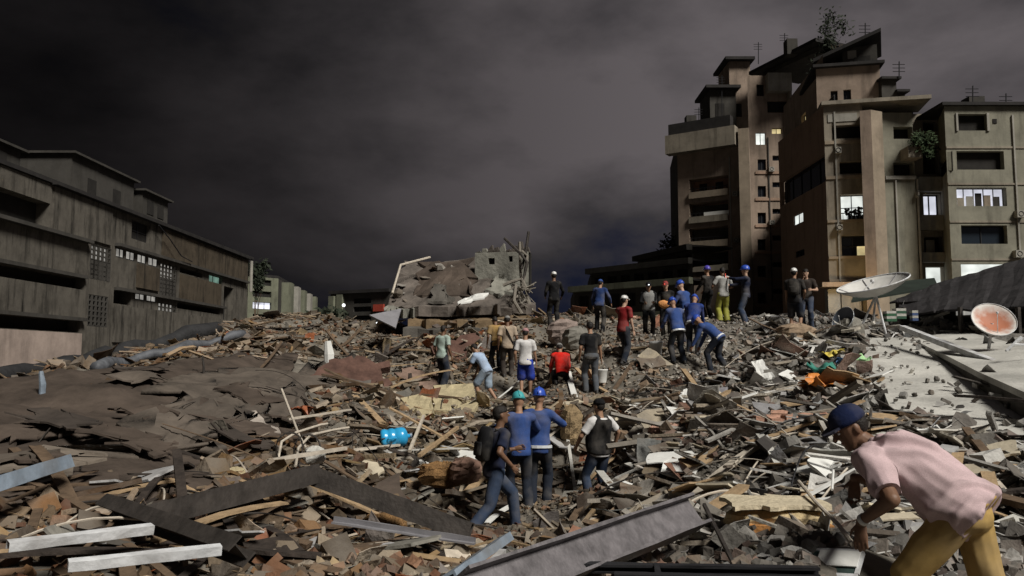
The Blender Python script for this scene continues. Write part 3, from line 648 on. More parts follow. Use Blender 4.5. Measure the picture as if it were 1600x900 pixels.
pb = P(402, 440, 105); pb.z = 6; plant('far_tree', pb, 8.3, 1.6, 2.2, 700, 'dark pointed tree rising behind the long left block', M_leafd, 7, .35)
pb = P(505, 500, 88); pb.z = 1; plant('far_tree', pb, 5.2, 4.2, 1.4, 1200, 'low dark spreading tree between the finned block and the low block', M_leafd, 8, .35)
r_ = random.Random(31)
for (w, px, py, sx, sy) in ((wm, 1200, 262, 8, 7), (wm, 1226, 300, 8, 7), (wm, 1201, 345, 8, 7), (wm, 1228, 390, 8, 7), (we, 1304, 232, 9, 9), (we, 1306, 352, 9, 9), (wj, 1584, 330, 12, 11), (wj, 1582, 392, 12, 11), (wg, 1432, 300, 9, 9), (wa, 1146, 300, 8, 7), (wa, 1148, 372, 8, 7)):
    o = w.rect(px, py, px+sx, py+sy); b = w.box(o[0], o[1], o[2], o[3], .004, .45).build('air_conditioner', W_pale, T); u = (o[0]+o[1])/2; zz = (o[2]+o[3])/2; q = [w.pt(u+math.cos(a)*.18, zz+math.sin(a)*.18, .455) for a in [2*math.pi*k/10 for k in range(11)]]
    f_ = MB(); f_.tube(q, .03, 4); f_.build('fan_guard', M_black, b)
for (w, px, y0, y1) in ((wm, 1203, 215, 470), (we, 1308, 175, 440), (wg, 1436, 280, 440), (wj, 1588, 180, 440), (wa, 1142, 245, 430), (wg, 1402, 280, 440)):
    u = w.uz(px, (y0+y1)/2)[0]; w.box(u-.06, u+.06, w.uz(px, y1)[1], w.uz(px, y0)[1], .004, .13).build('drain_pipe', W_dark if px % 2 else W_pale, T)
for o in [wa.rect(1077, a, 1138, c) for a, c in ((277, 308), (315, 347), (355, 386), (394, 424))]:
    for k in range(9): u = o[0]+(o[1]-o[0])*(k+.5)/9; wa.box(u-.03, u+.03, o[2]+.75, o[2]+1.15, -.1, -.05).build('railing_bar', M_black, T)
    wa.box(o[0], o[1], o[2]+1.153, o[2]+1.22, -.11, -.04).build('railing', M_black, T)
for (px, d_, y0, y1) in ((1128, 93, 205, 118), (1185, 92, 100, 66), (1226, 90, 96, 52), (1290, 84, 78, 40), (1352, 68, 70, 36), (1405, 64, 122, 96), (1520, 61, 166, 134), (1572, 61, 166, 146), (1092, 93, 200, 168)):
    a = P(px, y0, d_); c = P(px, y1, d_); b = MB(); b.tube([a, c], .05, 5)
    for k in range(3): z_ = c.z-.25-.3*k; b.tube([(a.x-.5, a.y, z_), (a.x+.5, a.y, z_)], .03, 4)
    b.build('antenna', M_black, T)
for k, (x0, x1, y0, y1, d_) in enumerate(((1245, 1262, 60, 84, 86), (1368, 1384, 100, 118, 66), (1535, 1560, 150, 166, 63), (1080, 1096, 180, 204, 94))):
    w = Wall(XY(x0, d_), XY(x1, d_), ZZ(y1, d_), ZZ(y0, d_)); b = w.box(0, w.L, w.z0, w.z1, -1.2, 0).build('water_tank', W_dark, T)
settle(T)

# wall lamp at the foot of the tower (lit in the photograph)
lp = P(1336, 458, 59.5); wlamp = empty('wall_lamp', lp); tag(wlamp, 'bright warm bulb lamp at the foot of the tower pillar', 'lamp')
b = MB(); b.ball((0, 0, 0), .16, .16, .16); b.build('bulb', M_lamp, wlamp, smooth=True)
b = MB(); b.tube([(0, .15, .1), (0, 1.4, .25)], .04); b.build('bracket', M_black, wlamp)
ld = bpy.data.lights.new('bulb_light', 'POINT'); ld.energy = 260; ld.color = (1, .68, .3); ld.shadow_soft_size = .2
lo = bpy.data.objects.new('bulb_light', ld); COL.objects.link(lo); lo.parent = wlamp; lo.location = (0, -.35, .1)
# far lamps
for k, (px, py, d, r, lab) in enumerate(((494, 500, 75, .16, 'left one of two small white lamps glowing beyond the rubble crest'), (503, 500, 75, .16, 'right one of two small white lamps glowing beyond the rubble crest'),
                                    (590, 506, 60, .15, 'small white lamp below the tilted sheet left of the ruin'), (537, 477, 98, .2, 'small lamp on the pale column of the low far block'))):
    p = P(px, py, d); b = MB(); b.ball((0, 0, 0), r, r, r); e_ = empty('street_lamp', (p.x, p.y, 0)); tag(e_, lab, 'lamp', 'far lamps')
    o = b.build('lamp_globe', emit('far_lamp_glow', (.95, .97, 1), 2.2), e_, (0, 0, p.z), True); b = MB(); b.tube([(0, .0, 0), (0, 0, p.z-r*.8)], .05); b.build('lamp_post', M_black, e_)

# ------------------------------------------------------------------ big sheets and slabs
def sheet(corners, nu, nv, thick, amp, jit, drape=None, seed=0, sag=0, waves=0, nscale=.8):
    """ragged sheet between four corner points (a b c d, counter-clockwise from above)"""
    a, b_, c, d_ = [Vector(q) for q in corners]; r = random.Random(seed); top = []
    L1 = (b_-a).length/nu; L2 = (d_-a).length/nv
    for j in range(nv+1):
        for i in range(nu+1):
            u = i/nu; v = j/nv; p = (a*(1-u)+b_*u)*(1-v)+(d_*(1-u)+c*u)*v
            edge = i in (0, nu) or j in (0, nv); k = jit*(1.0 if edge else .3)
            p = p + Vector((r.uniform(-1, 1)*k*L1*2, r.uniform(-1, 1)*k*L2*2, 0))
            nv_ = float(vnoise(np.array([p.x+seed]), np.array([p.y]), nscale, 40+seed)[0])*2
            if drape is not None: p.z = tz(p.x, p.y)+drape+amp*nv_
            else: p.z += amp*nv_ - sag*math.sin(math.pi*u)*math.sin(math.pi*v)
            if waves: p.z += waves*math.sin(u*nu*1.7)
            top.append(p)
    n = len(top); vsx = top+[p-Vector((0, 0, thick)) for p in top]; fs = []; w = nu+1
    for j in range(nv):
        for i in range(nu):
            q = (j*w+i, j*w+i+1, (j+1)*w+i+1, (j+1)*w+i); fs.append(q); fs.append(tuple(k+n for k in reversed(q)))
    rim = [i for i in range(w)] + [j*w+nu for j in range(1, nv+1)] + [nv*w+i for i in range(nu-1, -1, -1)] + [j*w for j in range(nv-1, 0, -1)]
    for k in range(len(rim)): p, q = rim[k], rim[(k+1) % len(rim)]; fs.append((p, p+n, q+n, q))
    return MB().add(vsx, fs)
def place(mb, name, m, label, cat, group=None, smooth=False):
    c = Vector([sum(v[k] for v in mb.v)/len(mb.v) for k in range(3)]); c.z = min(v[2] for v in mb.v)
    mb.v = [(v[0]-c.x, v[1]-c.y, v[2]-c.z) for v in mb.v]
    return tag(mb.build(name, m, None, c, smooth), label, cat, group)
# brown collapsed roof on the left: three overlapping felt-covered sheets
roofA = [hit(-120, 720), hit(330, 690), hit(470, 560), hit(-60, 612)]
roofB = [hit(120, 735), hit(470, 640), hit(560, 560), hit(300, 590)]
roofC = [hit(-60, 800), hit(330, 770), hit(420, 690), hit(-120, 725)]
place(sheet(roofC, 26, 12, .05, .05, .5, .05, 3), 'fallen_roof_sheet', M_roofbr, 'brown torn roof sheet nearest the white channels, lowest of three', 'roof sheet', smooth=True)
place(sheet(roofA, 34, 26, .05, .06, .5, .10, 1), 'fallen_roof_sheet', M_roofbr, 'broad brown collapsed roof sheet covering the left slope up to the crest', 'roof sheet', smooth=True)
place(sheet(roofB, 22, 18, .06, .07, .6, .19, 2), 'fallen_roof_sheet', mat('grey_brown_roof_felt', (.10, .082, .066), .9, .4, 1.1, .5, 7), 'greyer broken roof sheet overlapping the brown one near the middle', 'roof sheet', smooth=True)
ROOFPOLY = [(p.x, p.y) for p in (roofC[0], roofC[1], roofA[1], roofB[1], roofB[2], roofA[2], roofA[3])]
rz_ = random.Random(55)
for k in range(13):
    px = rz_.uniform(-20, 470); py = rz_.uniform(575+max(0, (200-px))*.12, 770); h_ = hit(px, py); w_ = rz_.uniform(.5, 1.5)*(.4+h_.y*.05); l_ = w_*rz_.uniform(.35, .7); a_ = rz_.uniform(-.5, .5)
    ca, sa = math.cos(a_), math.sin(a_); cs = [Vector((h_.x+ca*x_*w_-sa*y_*l_, h_.y+sa*x_*w_+ca*y_*l_, 0)) for x_, y_ in ((-.5, -.5), (.5, -.5), (.5, .5), (-.5, .5))]
    b = sheet(cs, 9, 7, .025, .05, .9, .2+rz_.uniform(0, .08), 200+k, nscale=.5); o = b.build('roof_felt_piece', rz_.choice([M_roofbr, M_roofbr, mat('grey_brown_roof_felt', (.1, .082, .066)), mat('dark_roof_felt', (.05, .04, .033), .9, .4, 1.2, .5, 8), mat('dusty_roof_felt', (.15, .125, .10), .95, .4, 2, .5, 9)]), mound)
# black rolled membrane along the left crest
pp = []; 
for k in range(26):
    t = k/25; px = -60+400*t; py = 612-103*t+6*math.sin(k*1.3); d = 15.5+10.5*t; p = P(px, py, d); pp.append(Vector((p.x, p.y, tz(p.x, p.y)+.16)))
b = MB(); b.tube(pp, [.22+.03*math.sin(k*.9)+.05*random.random() for k in range(26)], 10)
place(b, 'rolled_membrane', M_darkf, 'long black crumpled roll of roofing along the left crest', 'membrane', smooth=True)
pp = []
for k in range(14):
    t = k/13; px = 150+230*t; py = 585-55*t; p = hit(px, py); pp.append(Vector((p.x, p.y, p.z+.14+.05*math.sin(k*1.7))))
b = MB(); b.tube(pp, [.13+.02*math.sin(k*1.1) for k in range(14)], 9); place(b, 'duct_pipe', mat('grey_duct', (.085, .09, .1), .6, .4, 3, .2), 'grey crumpled duct pipe lying just inside the left crest', 'pipe', smooth=True)

# pale concrete slabs on the right
def slab_px(pts, thick, name, m, label, cat, down=None, group=None):
    tp = [P(*q) for q in pts]; b = MB(); b.prism(tp, thick, down or Vector((0, 0, -1))); return place(b, name, m, label, cat, group)
b = MB(); b.prism([Vector((x, y, SLZ(x, y)+.08)) for x, y in poly1], .3)
place(b, 'fallen_concrete_slab', M_conc_l, 'wide pale dusty concrete slab tilted down on the right, ragged left edge', 'slab')
SLABPOLY = poly1
# upper slab; the shade on its edge beam is put in as dark concrete
top2 = [Vector((x, y, c2[0]*x+c2[1]*y+c2[2]+.06)) for x, y in irregular([(p.x, p.y) for p in tp2], 4, .04, 8)]
usl = empty('upper_concrete_slab', (tp2[0].x, tp2[0].y, 2.2)); tag(usl, 'thin pale slab on an edge beam coloured dark as shade, above the wide slab on the right', 'slab')
b = MB(); b.prism(top2, .09); b.build('slab_top', M_conc_l, usl)
b = MB(); ctr = sum(top2, Vector())/len(top2); b.prism([t+(ctr-t)*.012-Vector((0, 0, .093)) for t in top2], .40); b.build('shaded_edge_beam', M_conc_d, usl)
settle(usl)

# ------------------------------------------------------------------ the ruin in the middle distance
RUIN_BITS = []
ru = empty('collapsed_house', (P(725, 500, 29).x, 29, 2.5)); tag(ru, 'collapsed house remnant with tilted roof slab and holed wall on the crest', 'ruin')
def rpart(pts, thick, m, name, down=None):
    b = MB(); b.prism([P(*q) for q in pts], thick, (down or Vector((0, .25, -1))).normalized()); return b.build(name, m, ru)
M_ruin = mat('ruin_brown_plaster', (.115, .098, .084), .95, .5, 1.6, .6, 8)
M_ruin2 = mat('ruin_grey_wall', (.21, .205, .175), .95, .4, 1.4, .5, 9)
b = sheet([P(606, 478, 28.2), P(800, 480, 27.6), P(812, 398, 31.0), P(632, 410, 31.2)], 16, 9, .28, .12, .25, None, 21); b.build('tilted_roof_slab', M_ruin, ru, smooth=False)
b = sheet([P(640, 455, 28.6), P(745, 462, 28.2), P(735, 402, 30.6), P(660, 408, 30.8)], 8, 6, .10, .16, .4, None, 24); b.build('torn_roof_layer', M_roofbr, ru)
# upright grey wall with two holes
gw = Wall((P(742, 440, 29.6).x, 29.6), (P(826, 440, 29.2).x, 29.2), ZZ(448, 29.4), ZZ(394, 29.4)); oo = [gw.rect(763, 403, 773, 413), gw.rect(795, 400, 801, 409)]
gw.build('holed_wall', ru, M_ruin2, [(*o, .25) for o in oo]); gw.box(-.02, gw.L+.02, gw.z0-.1, gw.z1-.02, -.5, -.26).build('wall_back', M_void, ru)
r_ = random.Random(17)
for k in range(9):      # broken upper edge of the wall
    u = gw.L*(k+.1)/9; hh = [.05, .16, .28, .2, .33, .12, .25, .38, .18][k]; b = MB(); q0 = gw.pt(u, gw.z1-.02, -.26); q1 = gw.pt(u+gw.L/9*1.02, gw.z1-.02, -.26); q2 = gw.pt(u+gw.L/9*.8, gw.z1+hh, -.22); q3 = gw.pt(u+gw.L/9*.15, gw.z1+hh*r_.uniform(.3, 1), -.24); off_ = Vector((gw.n.x, gw.n.y, 0))*.24
    b.add([q0, q1, q2, q3]+[q+off_ for q in (q0, q1, q2, q3)], [(3, 2, 1, 0), (4, 5, 6, 7), (0, 1, 5, 4), (1, 2, 6, 5), (2, 3, 7, 6), (3, 0, 4, 7)]); b.build('broken_wall_edge', r_.choice([M_ruin2, M_ruin2, M_ruin]), ru)
for k in range(46):     # blocks and shards caught on the ruin
    px = r_.uniform(612, 835); py = r_.uniform(412, 512); dd = 30.6-(py-405)*.032; kk = r_.choice(['concrete_chunk', 'slab_shard', 'slab_shard', 'crumpled_scrap'])
    RUIN_BITS.append((P(px, py, dd), kk, r_.uniform(.18, .6), r_.uniform(0, 6.28), r_.uniform(-.6, .6), r_.choice([(.2, .17, .14), (.12, .1, .08), (.3, .28, .25), (.16, .11, .08), (.1, .08, .07)])))
b = sheet([P(760, 452, 28.6), P(800, 462, 28.3), P(806, 436, 29.0), P(768, 428, 29.2)], 6, 5, .12, .08, .6, None, 47); b.build('leaning_slab', M_ruin2, ru)
b = sheet([P(668, 470, 28.0), P(708, 472, 28.0), P(700, 448, 28.8), P(676, 444, 28.9)], 6, 5, .10, .08, .6, None, 48); b.build('leaning_slab', M_conc_d, ru)
for k, (x0, y0, x1, y1, d, th, m) in enumerate(((632, 462, 835, 486, 27.6, .34, M_ruin), (648, 484, 828, 508, 27.2, .5, mat('ruin_ochre', (.15, .105, .06), .95, .4, 2, .5, 9)), (640, 505, 850, 520, 26.6, .3, M_conc_d), (600, 470, 650, 492, 27.4, .3, M_ruin2))):
    b = sheet([P(x0, y1-6, d), P(x1, y1-10, d), P(x1-12, y0, d+2.2), P(x0+8, y0+2, d+2.2)], 14, 4, th, .08, .35, None, 30+k); b.build('stacked_floor_slab', m, ru)
b = sheet([P(716, 476, 27.0), P(762, 464, 27.0), P(760, 458, 27.4), P(722, 466, 27.4)], 5, 2, .05, .03, .3, None, 40); b.build('pale_shard', M_white, ru)
b = MB(); b.tube([P(613, 458, 28), P(626, 414, 29), P(672, 402, 30)], .045); b.build('bent_pipe', M_rope, ru)
for k, pl in enumerate(([(815,392,28.4),(824,400,28.4),(818,440,28.2),(826,470,28),(834,490,27.8)], [(788,372,28.5),(812,395,28.4),(824,410,28.3),(817,440,28.2)], [(826,362,28.6),(821,398,28.5),(815,420,28.4)], [(812,378,28.7),(813,420,28.6),(816,455,28.3)],
                        [(786,446,28),(800,440,28),(815,436,28),(822,452,28),(829,455,28)], [(806,445,27.8),(803,470,27.6),(815,490,27.6)])):
    b = MB(); b.tube([P(*q) for q in pl], .05 if k < 4 else .06); b.build('twisted_pipe', [mat('dusty_pipe', (.2, .18, .15)), M_steeld, M_steeld, mat('dusty_pipe', (.2, .18, .15)), mat('dusty_pipe', (.2, .18, .15)), mat('dusty_pipe', (.2, .18, .15))][k], ru)
b = MB(); r_ = random.Random(3)
for k in range(60):
    c = P(812+r_.uniform(-12, 14), 462+r_.uniform(-20, 24), 28+r_.uniform(-.3, .3)); b.tube([c, c+Vector((r_.uniform(-.35, .35), r_.uniform(-.2, .2), r_.uniform(-.5, .2)))], r_.uniform(.012, .03), 5)
tag(b.build('shredded_lath', mat('dusty_pipe', (.2, .18, .15)), ru), kind='stuff')
settle(ru)
slab_px([(577,492,24.5),(627,482,25.5),(618,512,24.3)], .05, 'tilted_sheet', M_steelg, 'grey triangular sheet jutting up left of the ruin', 'sheet', Vector((0, .6, -.8)))

# ------------------------------------------------------------------ rubble pieces
rr = random.Random(11)
def tmpl_chunk():
    vs = [Vector((x*rr.uniform(.6, 1), y*rr.uniform(.6, 1), z*rr.uniform(.55, 1))) for x in (-.5, .5) for y in (-.42, .42) for z in (-.32, .32)]
    return vs, [(0,1,3,2),(4,6,7,5),(0,4,5,1),(2,3,7,6),(0,2,6,4),(1,5,7,3)]
def tmpl_rock():
    n = 6; vs = []; 
    for z, s in ((-.3, .6), (0, 1), (.3, .62)):
        for k in range(n): a = 2*math.pi*k/n+rr.uniform(-.25, .25); q = s*rr.uniform(.32, .55); vs.append(Vector((math.cos(a)*q, math.sin(a)*q*.85, z*rr.uniform(.75, 1.2))))
    fs = [(j*n+k, j*n+(k+1) % n, (j+1)*n+(k+1) % n, (j+1)*n+k) for j in range(2) for k in range(n)]+[tuple(range(n-1, -1, -1)), tuple(range(2*n, 3*n))]
    return vs, fs
def tmpl_shard():
    n = rr.choice((4, 4, 5, 6)); t = rr.uniform(.012, .05); out = []
    for k in range(n): a = 2*math.pi*k/n+rr.uniform(-.35, .35); q = rr.uniform(.33, .62); out.append((math.cos(a)*q, math.sin(a)*q*rr.uniform(.55, .9)))
    vs = [Vector((x, y, t+x*0)) for x, y in out]+[Vector((x*1.02, y*.98, -t)) for x, y in out]
    return vs, [tuple(range(n)), tuple(range(2*n-1, n-1, -1))]+[(k, n+k, n+(k+1) % n, (k+1) % n) for k in range(n)]
def tmpl_stick():
    w = rr.uniform(.012, .036); h = rr.uniform(.007, .022); bend = rr.uniform(-.05, .05); vs = []
    for x, o in ((-.5, 0), (.03, bend), (.5, rr.uniform(-.02, .02))):
        for y, z in ((-w, -h), (w, -h), (w, h), (-w, h)): vs.append(Vector((x+rr.uniform(-.02, .02), y+o, z+o*.5)))
    fs = [(j*4+k, j*4+(k+1) % 4, (j+1)*4+(k+1) % 4, (j+1)*4+k) for j in range(2) for k in range(4)]+[(3, 2, 1, 0), (8, 9, 10, 11)]
    return vs, fs
def tmpl_brick():
    s = (1, .5, .34); vs = [Vector((x*s[0]*rr.uniform(.92, 1), y*s[1]*rr.uniform(.92, 1), z*s[2]*rr.uniform(.92, 1))) for x in (-.5, .5) for y in (-.5, .5) for z in (-.5, .5)]
    if rr.random() < .6: vs[7] = vs[7]*.7
    return vs, [(0,1,3,2),(4,6,7,5),(0,4,5,1),(2,3,7,6),(0,2,6,4),(1,5,7,3)]
def tmpl_scrap():
    vs = []; nu, nv = 3, 2; a1 = rr.uniform(-.4, .4); a2 = rr.uniform(-.3, .3)
    for j in range(nv+1):
        for i in range(nu+1):
            x = i/nu-.5+rr.uniform(-.09, .09); y = (j/nv-.5)*.75+rr.uniform(-.1, .1); vs.append(Vector((x, y, a1*x*x+a2*x*y+rr.uniform(-.04, .04))))
    n = len(vs); w = nu+1; vs += [v-Vector((0, 0, .018)) for v in vs]; fs = []
    for j in range(nv):
        for i in range(nu): q = (j*w+i, j*w+i+1, (j+1)*w+i+1, (j+1)*w+i); fs += [q, tuple(k+n for k in reversed(q))]
    rim = [0,1,2,3,7,11,10,9,8,4]
    for k in range(len(rim)): p, q = rim[k], rim[(k+1) % len(rim)]; fs.append((p, p+n, q+n, q))
    return vs, fs
KINDS = {'concrete_chunk': (tmpl_rock, tmpl_chunk), 'slab_shard': (tmpl_shard,), 'timber_stick': (tmpl_stick,), 'broken_brick': (tmpl_brick,), 'crumpled_scrap': (tmpl_scrap,)}
KT = {k: [f() for f in fs for _ in range(10 if len(fs) == 1 else 6)] for k, fs in KINDS.items()}
KM = {}
for k, ts in KT.items():
    KM[k] = []
    for vs_, fs_ in ts:
        me = bpy.data.meshes.new(k); me.from_pydata([tuple(v) for v in vs_], [], fs_); me.update(); me.materials.append(M_rub_obj); KM[k].append(me)
for p_, kk, sz_, yw, tl, c_ in RUIN_BITS:
    o = bpy.data.objects.new({'concrete_chunk': 'chunk', 'slab_shard': 'shard', 'crumpled_scrap': 'scrap'}[kk], rr.choice(KM[kk])); COL.objects.link(o); o.parent = ru; o.location = p_-ru.location; o.rotation_euler = (tl, tl*.6, yw); o.scale = (sz_,)*3; o.color = (*c_, 1)
PAL = {  # (dark, brownish left; pale right)
 'concrete_chunk': [(.20,.185,.16),(.13,.115,.095),(.27,.255,.225),(.17,.15,.125),(.09,.08,.068),(.36,.345,.31),(.24,.17,.11)],
 'slab_shard': [(.27,.255,.225),(.17,.15,.125),(.42,.41,.38),(.60,.60,.58),(.62,.61,.58),(.115,.095,.078),(.30,.23,.14),(.2,.2,.21),(.07,.06,.055),(.40,.33,.20)],
 'timber_stick': [(.34,.26,.16),(.19,.13,.08),(.47,.42,.33),(.10,.075,.055),(.27,.25,.22),(.52,.5,.46)],
 'broken_brick': [(.20,.11,.078),(.26,.165,.12),(.17,.10,.074),(.26,.21,.17),(.34,.24,.18)],
 'crumpled_scrap': [(.52,.51,.48),(.30,.28,.24),(.14,.11,.085),(.40,.35,.25),(.22,.22,.24),(.08,.065,.055),(.32,.13,.07),(.18,.2,.21)]}
NK = {'concrete_chunk': 38000, 'slab_shard': 14000, 'timber_stick': 9500, 'broken_brick': 6000, 'crumpled_scrap': 8000}
SZ = {'concrete_chunk': (.07, .7), 'slab_shard': (.12, .78), 'timber_stick': (.34, .65), 'broken_brick': (.17, .2), 'crumpled_scrap': (.17, .6)}
PEOPLE_AT = [(772,10.9),(812,11.9),(842,12.3),(937,13.4),(690,22.3),(760,20.6),(793,22.4),(821,21),(878,20.2),(924,19.6),(974,20.6),(1060,20.3),(1084,21),(1124,19.7),(1074,22.4),(1131,25),(1166,24.8),(1243,22),(1262,22.3),(866,25.4),(937,24.4),(1014,24.6),(1042,24)]
PEOPLE_AT = [((q-800)/F*d_, d_) for q, d_ in PEOPLE_AT]
KEEP_OUT = [(2.45, 4.55, .75)]        # room for the man in front
def rotmat(yaw, tx, ty):
    cy, sy = np.cos(yaw), np.sin(yaw); cx, sx = np.cos(tx), np.sin(tx); ct, st = np.cos(ty), np.sin(ty); o = np.zeros_like(yaw); i = np.ones_like(yaw)
    Rz = np.stack([cy, -sy, o, sy, cy, o, o, o, i], -1).reshape(-1, 3, 3); Rx = np.stack([i, o, o, o, cx, -sx, o, sx, cx], -1).reshape(-1, 3, 3); Ry = np.stack([ct, o, st, o, i, o, -st, o, ct], -1).reshape(-1, 3, 3)
    return Rz @ Rx @ Ry
cp_ = np.array([0, 0, CAMZ])
for kind, N in NK.items():
    d = 3.0 + 30*rng.random(N)**1.25; x = (rng.random(N)*2-1)*(.69*d+.8)
    s = np.exp(rng.normal(0, SZ[kind][1], N))*SZ[kind][0]; s = np.maximum(s, .0036*d)*(.7+1.3*np.clip(vnoise(x, d, 1.6, 77)+.5, 0, 1)**1.5); s = np.minimum(s, {'timber_stick': 1.7, 'concrete_chunk': .34, 'slab_shard': .62, 'broken_brick': .26}.get(kind, .7)); s = np.minimum(s, .02+d*.048*(2.6 if kind == 'timber_stick' else 1)); s = np.where(d < 5.5, np.minimum(s, .03*d), s)
    keep = np.ones(N, bool); inr = inpoly(x, d, ROOFPOLY); keep &= ~(inr & (rng.random(N) > .05)); ins = inpoly(x, d, SLABPOLY); keep &= ~(ins & (rng.random(N) > .06)); s = np.where(ins, np.minimum(s, .13), s); s = np.where(inr, np.minimum(s, .012*d), s)
    left = np.clip((-x/d-.08)/.35, 0, 1); keep &= rng.random(N) > left*.45
    near = np.clip((7.5-d)/4, 0, 1); keep &= rng.random(N) > near*.35
    for kx, ky in PEOPLE_AT: nb = (np.abs(x-kx*(d/ky)) < .55) & (d-ky < .35) & (d-ky > -3.2); s = np.where(nb, np.minimum(s, .1+.05*np.maximum(0, ky-d-1)), s)
    for kx, ky, kr in KEEP_OUT: keep &= (x-kx)**2+(d-ky)**2 > kr*kr
    x, d, s, left, ins = x[keep], d[keep], s[keep], left[keep], ins[keep]; N = len(x)
    flat = {'concrete_chunk': .6, 'slab_shard': .38, 'timber_stick': .28, 'broken_brick': .5, 'crumpled_scrap': .5}[kind]
    yaw = rng.random(N)*6.283; tx = rng.normal(0, flat, N); ty = rng.normal(0, flat*(.6 if kind == 'timber_stick' else 1), N)
    z = tzv(x, d); z = np.where(ins, np.array([SLZ(a, c) for a, c in zip(x, d)])+.1, z)
    lift = {'concrete_chunk': .12, 'slab_shard': .16, 'timber_stick': .10, 'broken_brick': .12, 'crumpled_scrap': .12}[kind]
    z = z + s*lift*(.3+rng.random(N)) + np.abs(np.sin(ty))*s*.12
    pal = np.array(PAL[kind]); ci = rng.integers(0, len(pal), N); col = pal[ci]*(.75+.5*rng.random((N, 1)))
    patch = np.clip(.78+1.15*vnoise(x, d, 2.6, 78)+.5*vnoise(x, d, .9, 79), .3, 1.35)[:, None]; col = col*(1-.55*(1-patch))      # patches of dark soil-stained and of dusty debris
    mid = np.clip((.34-x/d)/.3, 0, 1)[:, None]; col = col*(1-mid)+col*np.array([.98, .87, .74])*mid  # uneven light put into the colours: browner and dimmer leftward, brightened to the right
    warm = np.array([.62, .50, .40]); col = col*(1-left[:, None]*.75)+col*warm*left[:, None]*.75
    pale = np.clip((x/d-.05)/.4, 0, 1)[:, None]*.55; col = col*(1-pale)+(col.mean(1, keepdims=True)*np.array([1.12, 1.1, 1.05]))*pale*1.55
    Rm = rotmat(yaw, tx, ty); ti = rng.integers(0, len(KT[kind]), N)
    show = s/np.sqrt(x*x+d*d)*((np.abs(x/d) < .66))*(d > 3.6); order = np.argsort(-show); big = order[:290]; rest = order[290:]
    for i in big:
        o = bpy.data.objects.new(kind, KM[kind][ti[i]]); COL.objects.link(o); o.parent = mound
        M4 = Matrix([[*(Rm[i][r_]*s[i]), (x[i], d[i], z[i])[r_]] for r_ in range(3)]+[[0, 0, 0, 1]]); o.matrix_local = M4
        o.color = (*col[i], 1)
    V = []; Fi = []; C = []; off = 0; Ln = []
    for t in range(len(KT[kind])):
        sel = rest[ti[rest] == t]
        if not len(sel): continue
        tv = np.array([tuple(v) for v in KT[kind][t][0]]); tf = KT[kind][t][1]; nvv = len(tv)
        wv = np.einsum('nij,vj->nvi', Rm[sel]*s[sel][:, None, None], tv)+np.stack([x[sel], d[sel], z[sel]], 1)[:, None]
        V.append(wv.reshape(-1, 3)); base = off+np.arange(len(sel))*nvv
        for f in tf:
            Fi.append(np.array(f)[None]+base[:, None]); C.append(col[sel])
        off += len(sel)*nvv
    V = np.concatenate(V); lens = np.concatenate([np.full(len(f), f.shape[1]) for f in Fi]); loops = np.concatenate([f.ravel() for f in Fi]); C = np.concatenate(C)
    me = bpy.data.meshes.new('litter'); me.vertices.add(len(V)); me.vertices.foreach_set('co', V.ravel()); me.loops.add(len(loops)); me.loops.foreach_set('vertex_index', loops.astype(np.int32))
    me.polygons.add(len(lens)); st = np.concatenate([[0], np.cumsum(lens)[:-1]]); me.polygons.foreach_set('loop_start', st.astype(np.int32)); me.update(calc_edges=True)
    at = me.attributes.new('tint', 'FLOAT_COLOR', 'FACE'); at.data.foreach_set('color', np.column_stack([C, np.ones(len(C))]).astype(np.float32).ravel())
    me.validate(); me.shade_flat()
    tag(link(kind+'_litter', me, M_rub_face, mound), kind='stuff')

# ------------------------------------------------------------------ props
def beam(p0, p1, sec, name, m, label, cat, up=Vector((0, 0, 1)), t=.012, w=.12, h=.16, group=None, roll=0, parent=None):
    """steel section swept from p0 to p1: 'C' channel, 'I' beam, 'L' angle, 'B' closed box"""
    p0 = Vector(p0); p1 = Vector(p1); B = basis(p1-p0, up); L = (p1-p0).length
    if roll: B = B @ Matrix.Rotation(roll, 3, 'Y')
    if sec == 'C': pr = [(-w/2,-h/2),(w/2,-h/2),(w/2,-h/2+t),(-w/2+t,-h/2+t),(-w/2+t,h/2-t),(w/2,h/2-t),(w/2,h/2),(-w/2,h/2)]
    elif sec == 'I': pr = [(-w/2,-h/2),(w/2,-h/2),(w/2,-h/2+t),(t/2,-h/2+t),(t/2,h/2-t),(w/2,h/2-t),(w/2,h/2),(-w/2,h/2),(-w/2,h/2-t),(-t/2,h/2-t),(-t/2,-h/2+t),(-w/2,-h/2+t)]
    elif sec == 'L': pr = [(-w/2,-h/2),(w/2,-h/2),(w/2,-h/2+t),(-w/2+t,-h/2+t),(-w/2+t,h/2),(-w/2,h/2)]
    else: pr = [(-w/2,-h/2),(w/2,-h/2),(w/2,h/2),(-w/2,h/2)]
    n = len(pr); b = MB(); ns = 6; vs_ = []
    for k in range(ns+1):
        y = L*k/ns
        for a, c in pr: vs_.append(B @ Vector((a+random.uniform(-.002, .002), y, c+random.uniform(-.003, .003))))
    fs = [(k*n+i, k*n+(i+1) % n, (k+1)*n+(i+1) % n, (k+1)*n+i) for k in range(ns) for i in range(n)]
    fs += [tuple(range(n-1, -1, -1)), tuple(ns*n+i for i in range(n))]; b.add(vs_, fs)
    if parent is not None: b.v = [tuple(Vector(v)+p0-parent.location) for v in b.v]; return b.build(name, m, parent)
    return tag(b.build(name, m, None, p0), label, cat, group)
